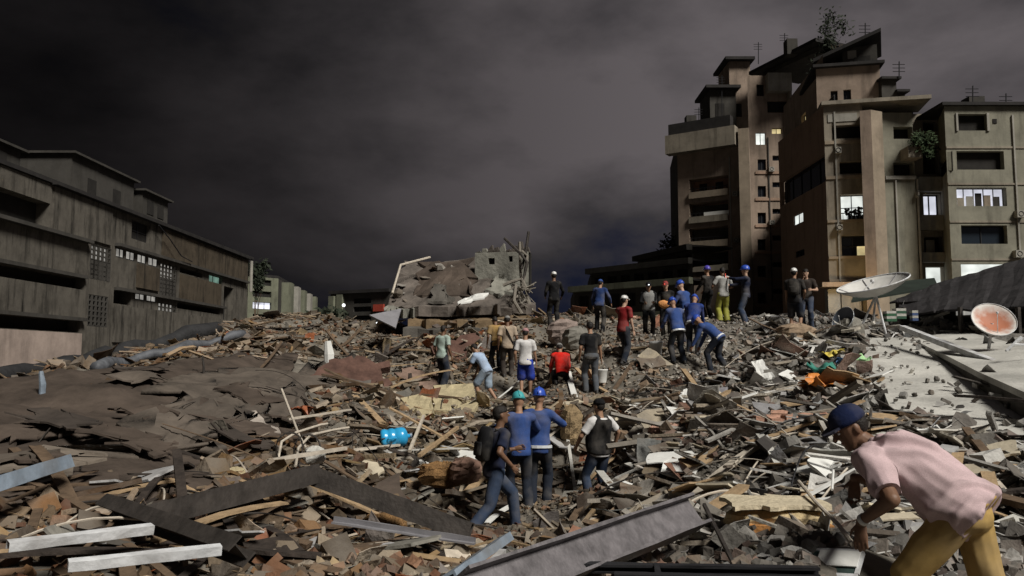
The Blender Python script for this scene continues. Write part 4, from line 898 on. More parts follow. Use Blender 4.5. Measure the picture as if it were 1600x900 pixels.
# foreground steel on the left
beam(P(-70, 778, 4.9), P(104, 722, 6.2), 'C', 'steel_channel', M_steelb, 'shiny blue-grey steel channel pointing in from the left edge', 'steel beam', w=.10, h=.10, roll=R(70), t=.008)
beam(P(12, 853, 4.25), P(238, 826, 4.8), 'C', 'steel_channel', M_steelw, 'white steel channel, upper of the two lying side by side at lower left', 'steel beam', w=.05, h=.055, roll=R(100), t=.005)
beam(P(106, 884, 4.0), P(345, 858, 4.4), 'C', 'steel_channel', M_steelw, 'white steel channel, lower of the two lying side by side at lower left', 'steel beam', w=.05, h=.05, roll=R(100), t=.005)
beam(P(168, 790, 5.6), P(378, 862, 4.4), 'I', 'dark_beam', M_steeld, 'dark rusty beam crossing the ends of the two white channels', 'steel beam', w=.1, h=.14, roll=R(40))
beam(P(20, 706, 7.6), P(150, 822, 5.9), 'B', 'dark_timber_post', M_woodd, 'dark charred post leaning behind the blue-grey channel', 'timber', w=.08, h=.08)
beam(P(205, 815, 5.4), P(488, 742, 7.0), 'C', 'dark_beam', M_steeld, 'long dark beam rising to the peak left of centre', 'steel beam', w=.16, h=.2, roll=R(75))
beam(P(484, 742, 7.0), P(735, 832, 6.8), 'C', 'dark_beam', M_steeld, 'long dark beam sloping down from the peak to the striding man', 'steel beam', w=.16, h=.18, roll=R(75))
beam(P(520, 812, 6.5), P(742, 846, 6.2), 'L', 'steel_angle', M_steelg, 'thin grey steel angle beneath the sloping dark beam', 'steel beam', w=.05, h=.05)
# the broad grey girder in front
beam(P(735, 930, 3.8), P(1086, 800, 5.6), 'I', 'grey_girder', mat('grey_girder_paint', (.135, .125, .13), .6, .4, 9, .25, metal=.1), 'broad grey steel girder slanting up across the bottom centre', 'steel beam', w=.15, h=.22, roll=R(-38), t=.018)
beam(P(700, 905, 4.1), P(790, 842, 5.0), 'C', 'white_frame_rail', M_steelb, 'pale blue-grey rail left of the broad grey girder', 'steel beam', w=.05, h=.1, roll=R(60))
beam(P(742, 905, 4.0), P(786, 862, 4.6), 'B', 'white_frame_rail', M_steelw, 'short white rail between the pale rail and the grey girder', 'steel beam', w=.035, h=.03)
for k, (a, c, lab) in enumerate((((880, 886, 4.5), (1280, 893, 4.3), 'black rail along the bottom edge, upper of two'), ((960, 903, 4.2), (1300, 912, 4.05), 'black rail along the bottom edge, lower of two'))):
    beam(P(*a), P(*c), 'C', 'black_rail', M_black, lab, 'steel beam', w=.06, h=.05)
beam(P(1026, 884, 4.43), P(1030, 912, 4.15), 'B', 'black_cross_bar', M_black, 'short black bar joining the two bottom rails', 'steel beam', w=.03, h=.03)
beam(P(1100, 788, 6.0), P(1148, 884, 4.8), 'B', 'thin_rod', M_steeld, 'thin dark rod leaning beside the girder tip', 'rod', w=.022, h=.022)
# planks, flat panels
def plank(a, c, w, h, m, lab, name='plank', roll=0): return beam(P(*a), P(*c), 'B', name, m, lab, 'plank', w=w, h=h, roll=R(roll))
plank((880, 778, 12.5), (1040, 770, 12.3), .55, .12, M_conc, 'long beige concrete lintel behind the man in the black vest', 'concrete_lintel')
plank((1480, 690, 9.0), (1600, 735, 7.8), .14, .04, M_wood, 'pale broken plank right of the bending man')
plank((1500, 762, 7.4), (1620, 792, 6.6), .18, .05, M_woodd, 'dark plank low at the right edge behind the bending man')
plank((1225, 588, 15.6), (1300, 632, 13.2), .07, .05, M_white, 'thin white batten slanting across the right rubble')
plank((1068, 578, 17.6), (1100, 622, 15.5), .10, .06, M_wood, 'grey-tan plank standing in the rubble below the blue jackets')
plank((1170, 678, 11.4), (1246, 697, 10.6), .16, .03, M_white, 'white plank under the heap of pink bricks')
plank((450, 655, 12.6), (548, 640, 13.6), .05, .03, M_rope, 'pale batten right of the bent wires')
plank((655, 712, 12.2), (715, 668, 14.2), .05, .05, M_wood, 'thin tan stick rising right of the blue jug')
plank((420, 720, 9.6), (540, 700, 10.5), .07, .04, M_rope, 'pale batten lying under the bent wires')
plank((640, 705, 12.6), (662, 650, 14.0), .045, .045, M_rope, 'upright pale stick just right of the blue jug')
plank((1410, 512, 17.0), (1640, 600, 11.6), .12, .1, M_steelw, 'long white post lying on the upper slab in front of the rusty dish', 'white_post')
plank((430, 880, 5.6), (640, 842, 6.6), .12, .03, M_woodd, 'dull brown board lying at the bottom left of centre')
plank((0, 800, 6.6), (115, 855, 5.6), .2, .04, M_woodd, 'dark board lying behind the two white channels at the left edge')
for k, (pts_, th, m, nm, lab) in enumerate((
  ([(1092,640,13.4),(1127,645,13.4),(1118,678,12.4),(1083,672,12.4)], .05, M_white, 'louvred_panel', 'white slatted drawer front in the middle of the right rubble'),
  ([(1172,564,16.2),(1190,560,16.4),(1210,588,15.0),(1190,592,15.0)], .04, M_white, 'white_board', 'white rectangular board below the bending blue-jacket rescuer'),
  ([(1100,606,15.0),(1138,604,15.2),(1132,630,14.0),(1104,622,14.2)], .04, M_steelg, 'grey_board', 'grey board tilted in the rubble left of the white batten'),
  ([(990,682,13.8),(1022,670,14.2),(1030,690,13.3),(1004,698,13.2)], .04, M_white, 'white_board', 'white bent board near the pink lump right of the vest man'),
  ([(1062,616,15.4),(1072,606,15.8),(1084,618,15.3),(1072,630,14.8)], .05, M_white, 'white_tile', 'small white tile below the white bucket'),
  ([(1196,725,9.6),(1312,735,9.0),(1320,768,8.1),(1240,752,8.6)], .05, mat('grey_lilac_panel', (.33, .33, .36), .7, .2, 3, .1), 'grey_sheet', 'pale grey panel left of the bending man'),
  ([(1130,745,9.4),(1180,706,10.6),(1200,716,10.2),(1158,760,8.9)], .08, M_conc, 'grey_slab', 'grey angular slab standing left of the pale grey panel'),
  ([(680,602,18.6),(738,598,18.8),(745,640,16.8),(680,642,16.8)], .16, M_foam, 'pale_yellow_slab', 'big pale yellow slab at the feet of the bending boy'),
  ([(628,622,17.6),(672,612,18.0),(678,645,16.6),(640,655,16.3)], .14, M_foam, 'pale_yellow_slab', 'pale yellow broken slab left of the biggest yellow one'),
  ([(355,652,13.2),(395,640,13.6),(440,676,12.2),(368,672,12.3)], .03, mat('pale_torn_sheet', (.42, .37, .32), .9, .2, 4, .2), 'torn_sheet', 'pale torn sheet at the edge of the brown roof'),
  ([(1295,735,8.2),(1340,730,8.3),(1350,790,7.0),(1300,780,7.2)], .1, M_roofbr, 'rust_brown_panel', 'rust brown panel behind the reaching hand'),
  ([(560,770,9.4),(620,740,10.4),(640,790,9.0),(590,805,8.6)], .06, M_roofbr, 'brown_panel', 'brown panel lying above the sloping dark beam'),
  ([(300,735,8.4),(330,728,8.7),(342,760,7.8),(312,768,7.6)], .04, mat('lilac_plastic', (.36, .38, .45), .6, .15, 5, .05), 'plastic_panel', 'lilac grey plastic panel above the long dark beam'),
  ([(1485,625,11.6),(1600,640,10.4),(1640,668,9.6),(1530,655,10.5)], .02, M_conc_l, 'dust_sheet', 'thin pale flake lying on the wide slab'))):
    top_ = [P(*q) for q in pts_]; b = sheet([top_[3], top_[2], top_[1], top_[0]], 7, 5, th, .02, .22, None, 60+k)
    o = place(b, nm, m, lab, 'panel')
    if nm == 'louvred_panel':
        for j in range(5):
            t = (j+.5)/5; a = top_[0].lerp(top_[3], t); c = top_[1].lerp(top_[2], t); beam(a+Vector((0, 0, .04)), c+Vector((0, 0, .04)), 'B', 'slat', M_steelg, None, None, w=.035, h=.02, parent=o)
# masonry block with orange brick, left of the man
def lump(px, py, d, sx, sy, sz, m, name, lab, cat, seed, rough=.16, yaw=0, sub=5, sink=.12, color=None):
    r = random.Random(seed); vs_, fs = [], []; n = 14; mm = 9
    for i in range(mm):
        t = -1+2*i/(mm-1); q = (1-abs(t)**3.2)**(1/2.6) if abs(t) < 1 else .25
        for k in range(n):
            a = 2*math.pi*k/n; ca, sa = math.cos(a), math.sin(a); e_ = (abs(ca)**3.4+abs(sa)**3.4)**(-1/3.4); g = 1+r.uniform(-rough, rough)
            vs_.append(Vector((ca*e_*q*sx/2*g, sa*e_*q*sy/2*g, t*sz/2*(1+r.uniform(-rough, rough)*.7))))
    for i in range(mm-1):
        for k in range(n): fs.append((i*n+k, i*n+(k+1) % n, (i+1)*n+(k+1) % n, (i+1)*n+k))
    fs += [tuple(range(n-1, -1, -1)), tuple((mm-1)*n+k for k in range(n))]
    Rz = Matrix.Rotation(yaw, 3, 'Z') @ Matrix.Rotation(r.uniform(-.15, .15), 3, 'X'); b = MB().add([Rz @ v for v in vs_], fs)
    p = P(px, py, d); p.z = max(p.z, tz(p.x, p.y)+sz*.3)
    return tag(b.build(name, m, None, p), lab, cat)
blk = lump(1215, 822, 6.0, .72, .5, .30, mat('cream_masonry', (.42, .33, .19), .95, .35, 6, .6, 20), 'masonry_block', 'big cream and orange broken masonry block left of the reaching hand', 'block', 5, .07, yaw=R(-8))
b = sheet([Vector((-.36, -.27, .165)), Vector((.36, -.24, .165)), Vector((.34, .26, .165)), Vector((-.34, .25, .165))], 9, 6, .03, .012, .3, None, 71); b.build('plaster_top', mat('cream_plaster', (.52, .45, .32), .95, .2, 6, .4, 24), blk)
r_ = random.Random(8)
for k in range(7):
    b = MB(); b.box((0, 0, 0), (.17, .1, .06), Matrix.Rotation(r_.uniform(-.3, .3), 3, 'Z')); b.build('brick', mat('orange_brick', (.38, .18, .06), .9, .3, 9, .3), blk, (-.3+.105*k, -.22+r_.uniform(-.02, .02), -.05+.06*(k % 2)))
lump(352, 800, 6.7, .56, .4, .26, M_insul, 'fibre_block', 'rusty brown fibre block under the long dark beam', 'block', 12, .14, yaw=.3)
lump(600, 822, 7.2, .38, .28, .2, M_insul, 'fibre_block', 'small brown fibre block below the sloping dark beam', 'block', 13, .16, yaw=.4)
lump(367, 746, 8.2, .2, .16, .2, M_foam, 'foam_block', 'yellowish fibrous block beside the lilac panel', 'block', 14, .18)
lump(893, 705, 14.6, .36, .36, .75, mat('tan_trunk', (.25, .18, .1), .95, .4, 10, .6), 'broken_column', 'tan broken column stump leaning between the two groups of men', 'block', 15, .12, yaw=.5)
lump(1330, 525, 18.6, .55, .5, .7, M_conc, 'concrete_boulder', 'grey concrete boulder beneath the big dish', 'block', 16, .14)
lump(1040, 690, 13.2, .5, .35, .24, mat('pink_stone', (.40, .24, .18), .9, .3, 6, .4), 'pink_block', 'pinkish brick lump beside the white bent board', 'block', 17, .18)
lump(727, 735, 11.6, .42, .4, .36, mat('reddish_stone', (.19, .115, .085), .9, .4, 6, .4), 'red_block', 'reddish stone lump left of the striding man', 'block', 18, .16)
lump(690, 742, 11.8, .65, .4, .36, M_insul, 'fibre_block', 'tan heap of fibre left of the reddish stone', 'block', 19, .2)
lump(880, 520, 23.6, .9, .7, .8, mat('pinkish_concrete', (.24, .19, .165), .95, .3, 3, .5), 'concrete_boulder', 'large pinkish boulder below the black silhouette on the crest', 'block', 20, .14)
lump(905, 535, 22.6, .9, .7, .7, M_conc, 'concrete_boulder', 'grey boulder right of the large pinkish one', 'block', 22, .14)
lump(1245, 545, 18.4, .8, .6, .5, mat('tan_concrete', (.3, .22, .15), .95, .3, 3, .5), 'concrete_boulder', 'tan boulder below the two men on the right crest', 'block', 23, .14)
def wallfrag(px, py, d, w, h, tilt, m, lab, seed):
    r = random.Random(seed); b = sheet([Vector((-w/2, 0, 0)), Vector((w/2, 0, 0)), Vector((w*.42, h, 0)), Vector((-w*.38, h, 0))], 10, 6, .2, .05, .5, None, seed)
    Rt = Matrix.Rotation(r.uniform(-.25, .25), 3, 'Z') @ Matrix.Rotation(tilt, 3, 'X') @ Matrix.Rotation(r.uniform(-.12, .12), 3, 'Y'); p = P(px, py, d); p.z = tz(p.x, p.y)
    b.v = [tuple(Rt @ Vector(v)+p) for v in b.v]; return place(b, 'brick_wall_fragment', m, lab, 'wall fragment')
wallfrag(548, 600, 20.0, 1.9, 1.2, R(38), mat('rust_red_wall', (.10, .055, .042), .95, .4, 3, .5), 'dark rust red wall fragment left of the man in the mint shirt', 24)
wallfrag(652, 588, 22.0, 1.5, 1.0, R(30), mat('pink_brown_wall', (.19, .13, .10), .95, .4, 3, .5), 'pink-brown wall fragment behind the man in the mint shirt', 25)
wallfrag(735, 556, 24.2, 2.3, 1.1, R(42), mat('rust_red_wall', (.10, .055, .042)), 'dark rust red wall fragment between the mint shirt and beige shirt', 26)
# heap of pink bricks
hp = hit(1210, 668)
for k in range(16):
    b = MB(); r_ = random.Random(100+k); Rt = Matrix.Rotation(r_.uniform(0, 3.14), 3, 'Z') @ Matrix.Rotation(r_.uniform(-.5, .5), 3, 'X')
    b.box((0, 0, 0), (.22, .11, .07), Rt); x, y = hp.x+r_.gauss(0, .28), hp.y+r_.gauss(0, .3)
    tag(b.build('pink_brick', mat('pink_brick', (.42, .24, .17), .9, .25, 8, .3), None, (x, y, tz(x, y)+.08+.08*r_.random())), 'loose pink brick in the heap above the white plank', 'brick', 'pink brick heap')
# blue water jug
jg = empty('water_jug', hit(617, 700)+Vector((0, 0, .17))); jg.rotation_euler = (R(8), R(-6), R(10)); tag(jg, 'translucent blue ribbed water jug lying on the rubble', 'jug')
M_jug = mat('blue_jug_plastic', (.03, .33, .62), .25, .15, 4, 0, spec=.6)
b = MB(); rg = []; yv = Vector((0, .16, 0)); zv = Vector((0, 0, .16))
for x, s_ in ((-.235, .55), (-.23, .86), (-.2, 1), (-.15, 1), (-.13, .92), (-.10, .92), (-.08, 1), (-.03, 1), (-.01, .92), (.02, .92), (.04, 1), (.12, 1), (.17, .9), (.205, .55), (.215, .2), (.26, .2)): rg.append((Vector((x, 0, 0)), yv*s_, zv*s_))
b.loft(rg, 18); b.build('body', M_jug, jg, smooth=True); b = MB(); b.tube([(.255, 0, 0), (.285, 0, 0)], .04, 12); b.build('cap', M_steelb, jg)
b = MB(); b.tube([(-.12, -.165, .03), (-.1, -.2, .04), (0, -.2, .04), (.02, -.165, .03)], .014); b.build('handle', M_jug, jg)
# white buckets
def bucket(loc, lab, s=1.0, m=None, tilt=(0, 0)):
    e_ = empty('bucket', loc); e_.rotation_euler = (tilt[0], tilt[1], .4); tag(e_, lab, 'bucket')
    b = MB(); n = 18; rg = [(0, .115), (.02, .12), (.30, .155), (.31, .165), (.335, .165)]; inn = [(.335, .15), (.03, .112)]
    ex = Vector((1, 0, 0)); ey = Vector((0, 1, 0)); allr = [(Vector((0, 0, z*s)), ex*r*s, ey*r*s) for z, r in rg+inn]; b.loft(allr, n); b.build('body', m or M_white, e_, smooth=True)
    b = MB(); b.tube([(math.cos(a)*.165*s, 0, (.31+.2*math.sin(a))*s) for a in [math.pi*k/8 for k in range(9)]], .006); b.build('handle', M_steelg, e_)
    return e_
bucket(hit(1026, 558)+Vector((0, 0, .02)), 'white plastic bucket standing left of the blue-jacket rescuers', 1.15, tilt=(.1, -.12))
# bright plastic bags and cloths on the right
for k, (px, py, c, sz_, lab, nm) in enumerate(((1283, 610, (.60, .22, .05), .55, 'orange plastic bag crumpled in the right rubble', 'orange'), (1300, 562, (.62, .5, .10), .35, 'yellow plastic bag left of the wide slab', 'yellow'), (1322, 576, (.16, .32, .6), .4, 'light blue plastic bag beside the wide slab', 'blue'),
                              (1345, 572, (.36, .6, .30), .35, 'pale green plastic bag at the slab edge', 'green'), (1292, 590, (.05, .22, .17), .5, 'dark teal cloth between the orange and yellow bags', 'teal'), (780, 868, (.45, .04, .03), .12, 'small red rag under the grey girder', 'red'), (470, 655, (.30, .10, .045), .4, 'rust red rag left of the pale batten', 'rust'))):
    h_ = hit(px, py); b = sheet([Vector((-.5, -.5, 0))*sz_, Vector((.5, -.45, 0))*sz_, Vector((.45, .5, 0))*sz_, Vector((-.5, .45, 0))*sz_], 9, 8, .01, .3*sz_, .8, None, 80+k, nscale=.22*sz_+.05)
    b.v = [(v[0]+h_.x, v[1]+h_.y, v[2]+h_.z+.12+.1*sz_) for v in b.v]; place(b, nm+'_bag' if 'bag' in lab else 'cloth_rag', mat(nm+'_bag_plastic', c, .5, .2, 6, .1, spec=.4), lab, 'bag' if 'bag' in lab else 'cloth', smooth=True)
slab_px([(88,690,10.3),(165,678,10.8),(167,684,10.6),(90,697,10.1)], .03, 'orange_strip', mat('orange_plank', (.34, .10, .025), .8, .3, 5, .2), 'orange strip lying on the brown roof sheet', 'strip').location.z += .12
# posts sticking up
for k, (px, y0, y1, d_, r_, m, lab) in enumerate(((66, 580, 616, 13.4, .05, M_steelb, 'short bluish post at the left edge of the brown roof'), (514, 533, 572, 22.5, .13, M_white, 'white cloth-wrapped post standing on the middle slope'), (318, 555, 592, 17, .025, M_steeld, 'thin dark rod sticking up from the brown roof'))):
    a = P(px-2, y0, d_); c = P(px, y1, d_); c.z = min(c.z, tz(c.x, c.y)+.05); b = MB(); b.tube([c, c.lerp(a, .5)+Vector((.02, 0, 0)), a], [r_, r_*1.1, r_*.7], 8); place(b, 'upright_post', m, lab, 'post')
# bent conduits and a wire hoop
for k, (pl, r_, m, lab) in enumerate((([(440,608,12.6),(452,640,12.2),(468,682,11.4),(478,700,11.2)], .018, M_rope, 'straight pale rod leaning over the wire hoops'),
   ([(434,720,10.6),(440,690,11),(462,676,11.4),(500,664,11.9),(512,662,12)], .018, M_rope, 'pale bent conduit curving over the hoops'), ([(462,728,10.2),(466,700,10.9),(485,680,11.4),(520,672,12),(545,668,12.3)], .018, M_rope, 'lower pale conduit bent to the right'),
   ([(1248,752,6.6),(1275,785,5.8),(1310,820,5.1),(1332,850,4.6)], .014, M_rope, 'pale cable curving down to the reaching hand'), ([(1302,735,6.6),(1300,765,6.1)], .010, M_white, 'short white rod upright near the pale panel'),
   ([(1140,836,6.4),(1200,780,7.4),(1235,760,7.8)], .012, M_steeld, 'thin dark wire over the cream block'))):
    b = MB(); b.tube([P(*q) for q in pl], r_, 7); place(b, 'bent_conduit', m, lab, 'pipe')
for k, (px, py, d_) in enumerate(((452, 705, 10.6), (480, 708, 10.6))):
    c = P(px, py, d_); b = MB(); b.tube([c+Vector((math.cos(a)*.17, .06*math.sin(a*2), math.sin(a)*.24)) for a in [2*math.pi*j/20 for j in range(21)]], .012); place(b, 'wire_hoop', M_steeld, ['left', 'right'][k]+' dark wire hoop under the bent pale conduits', 'hoop')
lump(492, 712, 10.4, .26, .2, .24, M_conc_l, 'plaster_lump', 'pale round plaster lump inside the wire hoops', 'block', 33, .1)

# ---- satellite dishes
def dish(name, center, axis, rad, depth, m_in, m_rim, legs, lab, ribs=0, fl=.7):
    e_ = empty(name, (center.x, center.y, min([l[2] for l in legs]) if legs else center.z-rad)); tag(e_, lab, 'satellite dish')
    B = axis.normalized().to_track_quat('Z', 'Y').to_matrix(); off = center-e_.location; n = 32; rg = []
    pr = [(.02, 0)]+[(k/8, (k/8)**2) for k in range(1, 9)]; ex = B @ Vector((1, 0, 0)); ey = B @ Vector((0, 1, 0)); ez = B @ Vector((0, 0, 1))
    for r, z in [(q[0], q[1]*depth-.02) for q in pr]+[(1.015, depth)]+[(q[0], q[1]*depth) for q in reversed(pr)]: rg.append((off+ez*(z-depth*.3), ex*r*rad, ey*r*rad))
    b = MB(); b.loft(rg, n); b.build('reflector', m_in, e_, smooth=True)
    b = MB(); b.tube([off+ez*(depth*.7)+ex*math.cos(a)*rad+ey*math.sin(a)*rad for a in [2*math.pi*k/36 for k in range(37)]], rad*.022, 6); b.build('rim', m_rim, e_, smooth=True)
    for k in range(ribs):
        a = math.pi*k/ribs+.4; b = MB(); b.tube([off+ez*(t*t*depth-depth*.3+.012)+(ex*math.cos(a)+ey*math.sin(a))*rad*t for t in (-.97, -.7, -.4, -.1, .1, .4, .7, .97)], rad*.012, 5); b.build('rib', M_steelg, e_)
    b = MB(); b.tube([off+ez*(-depth*.3)+ey*rad*-.75+ez*depth*.5, off+ez*rad*fl], rad*.018, 6); b.build('feed_arm', m_rim, e_)
    b = MB(); b.ball(off+ez*rad*fl, rad*.06, rad*.06, rad*.07); b.build('feed_horn', m_rim, e_, smooth=True)
    for l in legs: b = MB(); b.tube([off-ez*depth*.32, Vector(l)-e_.location], .028, 7); b.build('leg', M_steelw, e_)
    return e_
c = P(1367, 455, 19.5); g = lambda px, py, d_: hit(px, py) if d_ is None else G(px, py, d_, .02)
dish('satellite_dish', c, Vector((-.17, -.09, .56)), .84, .30, mat('dish_white', (.62, .61, .58), .5, .2, 2, .05), M_steelw, [tuple(G(1342, 505, 19.6)), tuple(G(1385, 505, 19.2)), tuple(G(1362, 505, 20.6))], 'big white satellite dish tilted skyward on a tripod at right', 3, .3)
c2_ = P(1320, 500, 18.6)
dish('satellite_dish', c2_, Vector((-.75, -.35, .35)), .30, .1, mat('dish_grey', (.12, .14, .17), .5, .2, 2, .05), M_steelw, [tuple(G(1334, 516, 18.8)), tuple(G(1326, 516, 18.9))], 'small dark dish on its side below the big white one')
def rusty():
    m = mat('rusty_dish', (.66, .64, .60), .6, .08, 3, .05); 
    if m.get('done'): return m
    m['done'] = 1; nt = m.node_tree; bs = nt.nodes['Principled BSDF']; L = nt.links.new; tcn = nt.nodes.new('ShaderNodeTexCoord'); mpn = nt.nodes.new('ShaderNodeMapping'); src = bs.inputs['Base Color'].links[0].from_socket
    gr = nt.nodes.new('ShaderNodeVectorMath'); gr.operation = 'DISTANCE'; gr.inputs[1].default_value = tuple(RUSTC); L(tcn.outputs['Object'], gr.inputs[0]); nn = nt.nodes.new('ShaderNodeTexNoise'); nn.inputs['Scale'].default_value = 7; nn.inputs['Detail'].default_value = 5; L(tcn.outputs['Object'], nn.inputs['Vector'])
    a1 = nt.nodes.new('ShaderNodeMath'); a1.operation = 'MULTIPLY_ADD'; a1.inputs[1].default_value = .35; L(nn.outputs['Fac'], a1.inputs[0]); L(gr.outputs['Value'], a1.inputs[2])
    rp = nt.nodes.new('ShaderNodeValToRGB'); rp.color_ramp.elements[0].position = .36; rp.color_ramp.elements[0].color = (1, 1, 1, 1); rp.color_ramp.elements[1].position = .54; rp.color_ramp.elements[1].color = (0, 0, 0, 1); L(a1.outputs[0], rp.inputs[0])
    mx = nt.nodes.new('ShaderNodeMix'); mx.data_type = 'RGBA'; L(rp.outputs[0], mx.inputs[0]); L(src, mx.inputs[6]); mx.inputs[7].default_value = (.42, .16, .09, 1); L(mx.outputs[2], bs.inputs['Base Color']); return m
c3 = P(1551, 503, 14.5); leg3 = P(1545, 545, 14.6); RUSTC = (.02, 0, c3.z-leg3.z)
dish('satellite_dish', c3, Vector((-.12, -.80, .60)), .37, .11, rusty(), M_steelw, [(leg3.x, leg3.y, leg3.z)], 'small white dish with a rusty red centre at the right edge')

# ---- fallen dark shed roof at far right, with clutter under it
shed = empty('shed', (P(1530, 520, 19).x, 19, 3)); tag(shed, 'fallen dark sheet metal roof of a shed at the right edge', 'shed')
b = sheet([P(1405, 492, 20.2), P(1700, 470, 15.5), P(1720, 360, 20.0), P(1395, 468, 22.5)], 40, 8, .05, .05, .25, None, 91, waves=.012); b.build('roof_sheet', mat('dark_shed_roof', (.028, .026, .027), .7, .4, 2, .3), shed)
b = MB(); b.prism([P(1330, 470, 23), P(1466, 447, 23), P(1460, 434, 24.5), P(1340, 446, 25)], .06); b.build('green_awning', mat('dark_green_canvas', (.016, .024, .018), .8, .3, 2, .2), shed)
for k, (px, d_) in enumerate(((1412, 20.6), (1500, 18.4), (1590, 16.6))):
    a = P(px, 480, d_); b = MB(); b.tube([(a.x, a.y, tz(a.x, a.y)-.1), (a.x, a.y, a.z)], .06, 6); b.build('post', M_steeld, shed)
w = Wall((P(1400, 500, 21.5).x, 21.5), (P(1700, 500, 17.8).x, 17.8), 2.2, ZZ(466, 20.0)); w.box(0, w.L, w.z0, w.z1, -.1, 0).build('back_wall', W_dark, shed)
for k in range(4): u = w.L*(.36+.045*k); w.box(u, u+.22, w.z1-.42, w.z1-.3, .003, .03).build('slot_light', M_litdim, shed)
settle(shed)
for k, (px, py, c, lab) in enumerate(((1391, 493, (.03, .10, .05), 'green and white crate under the shed edge, left'), (1406, 489, (.03, .08, .05), 'green crate under the shed edge, behind the left one'), (1429, 492, (.05, .08, .18), 'blue and white striped drum under the shed edge'))):
    p = G(px, 515, 19.4); p.z = P(px, py+10, 19.4).z; e_ = empty('crate' if k < 2 else 'drum', p); tag(e_, lab, 'crate' if k < 2 else 'drum')
    for j in range(4):
        b = MB(); sz_ = (.24, .22, .06) if k < 2 else (.14, .14, .06); b.box((0, 0, .04+.063*j), sz_); b.build('band', M_conc_l if j % 2 else mat('crate_%d' % k, c, .6, .1, 4, 0), e_)
# white bent frame on the slab
e_ = empty('bent_window_frame', P(1572, 548, 12.6)); tag(e_, 'bent white window frame lying on the upper slab', 'frame')
for a, c in (((0, 0, 0), (.25, 0, .22)), ((.06, .1, 0), (.33, .1, .2)), ((.12, 0, .1), (.5, 0, .08)), ((0, 0, 0), (.12, .1, .02))):
    b = MB(); b.tube([a, c], .018, 5); b.build('rail', M_steelw, e_)
# open book-like frame at the hand
e_ = empty('broken_picture_frame', P(1302, 876, 4.75)); tag(e_, 'white broken window frame with a pale sheet at the reaching hand', 'frame'); e_.rotation_euler = (R(26), R(-6), R(-38)); e_.scale = (1.15, 1.15, 1.15)
b = MB(); b.box((.02, .02, 0), (.2, .12, .006)); b.build('pale_sheet', M_white, e_)
b = MB(); b.box((-.02, .0, -.012), (.27, .17, .005)); b.build('dark_board', mat('green_black_board', (.03, .05, .045)), e_)
for (x, y, sx, sy) in ((-.02, -.095, .3, .022), (-.02, .095, .3, .022), (-.165, 0, .022, .165), (.125, 0, .022, .165)):
    b = MB(); b.box((x, y, -.010), (sx, sy, .009)); b.build('frame_bar', M_steelw, e_)

# ------------------------------------------------------------------ people
def fuse(mb, voxel, smooth=4, wr=0.0, seed=0, wscale=9.0, dirw=None, deci=None):
    """merge overlapping closed shapes into one continuous skin"""
    me = mb.mesh('fuse'); ob = bpy.data.objects.new('fuse', me); COL.objects.link(ob)
    m1 = ob.modifiers.new('r', 'REMESH'); m1.mode = 'VOXEL'; m1.voxel_size = voxel; m1.use_smooth_shade = True
    if smooth: m2 = ob.modifiers.new('s', 'SMOOTH'); m2.factor = .5; m2.iterations = smooth
    if deci: m3 = ob.modifiers.new('d', 'DECIMATE'); m3.ratio = deci
    dg = bpy.context.evaluated_depsgraph_get(); out = bpy.data.meshes.new_from_object(ob.evaluated_get(dg))
    bpy.data.objects.remove(ob); bpy.data.meshes.remove(me)
    if wr and len(out.vertices):
        n = len(out.vertices); co = np.empty(n*3); out.vertices.foreach_get('co', co); co = co.reshape(-1, 3); nn = np.empty(n*3); out.vertices.foreach_get('normal', nn); nn = nn.reshape(-1, 3)
        r = np.random.default_rng(seed); h = np.zeros(n); wpx = co + .07*np.sin(co[:, [1, 2, 0]]*8+seed) + .03*np.sin(co[:, [2, 0, 1]]*19+seed*2)
        for k in range(4):
            dv = r.normal(size=3)
            if dirw is not None: dv = np.array(dirw)+dv*.22
            dv /= np.linalg.norm(dv); h += (.5+.5*np.sin(wpx @ dv*wscale*1.5*(1+.45*k)+r.random()*6))**3*(.85**k)
        h *= .35+.65*(.5+.5*np.sin(co @ np.array([5., 4., 3.])+seed)*np.sin(co @ np.array([-3., 5., 6.])+1)); h -= h.mean(); out.vertices.foreach_set('co', (co+nn*(h*wr)[:, None]).ravel()); out.update()
    out.polygons.foreach_set('use_smooth', [True]*len(out.polygons))
    return out
def skinmat(name, col): return mat(name, col, .55, .15, 14, .05, spec=.4)
SK = {'tan': skinmat('tan_skin', (.30, .17, .105)), 'brown': skinmat('brown_skin', (.16, .085, .05)), 'light': skinmat('light_skin', (.42, .27, .19))}
def cloth(name, c, rough=.9): return mat(name, c, rough, .16, 7, .25, 90, attr='object') if False else mat(name, c, rough, .22, 7, .12, 60, spec=.12, dust=.3)
M_hair = mat('dark_hair', (.014, .011, .009), .6, .3, 30, .3, 90); M_shoe = mat('dark_shoe', (.03, .028, .026), .6, .3, 8, .1); M_shoew = mat('pale_shoe', (.45, .44, .42), .7, .2, 8, .1)
M_eye = mat('eye_white', (.6, .58, .55), .3, .05, 5, 0); M_iris = mat('eye_iris', (.02, .012, .008), .2, .1, 5, 0); M_lip = mat('lips', (.22, .09, .07), .5, .1, 9, 0)
def ik(a, t, l1, l2, pole):
    d = t-a; L = d.length; mx = (l1+l2)*.999
    if L > mx: t = a+d*(mx/L); d = t-a; L = mx
    c = (l1*l1+L*L-l2*l2)/(2*L); h = math.sqrt(max(l1*l1-c*c, 0)); u = d/L; pl = pole-u*pole.dot(u)
    pl = pl.normalized() if pl.length > 1e-4 else Vector((0, 1, 0)); return a+u*c+pl*h, t
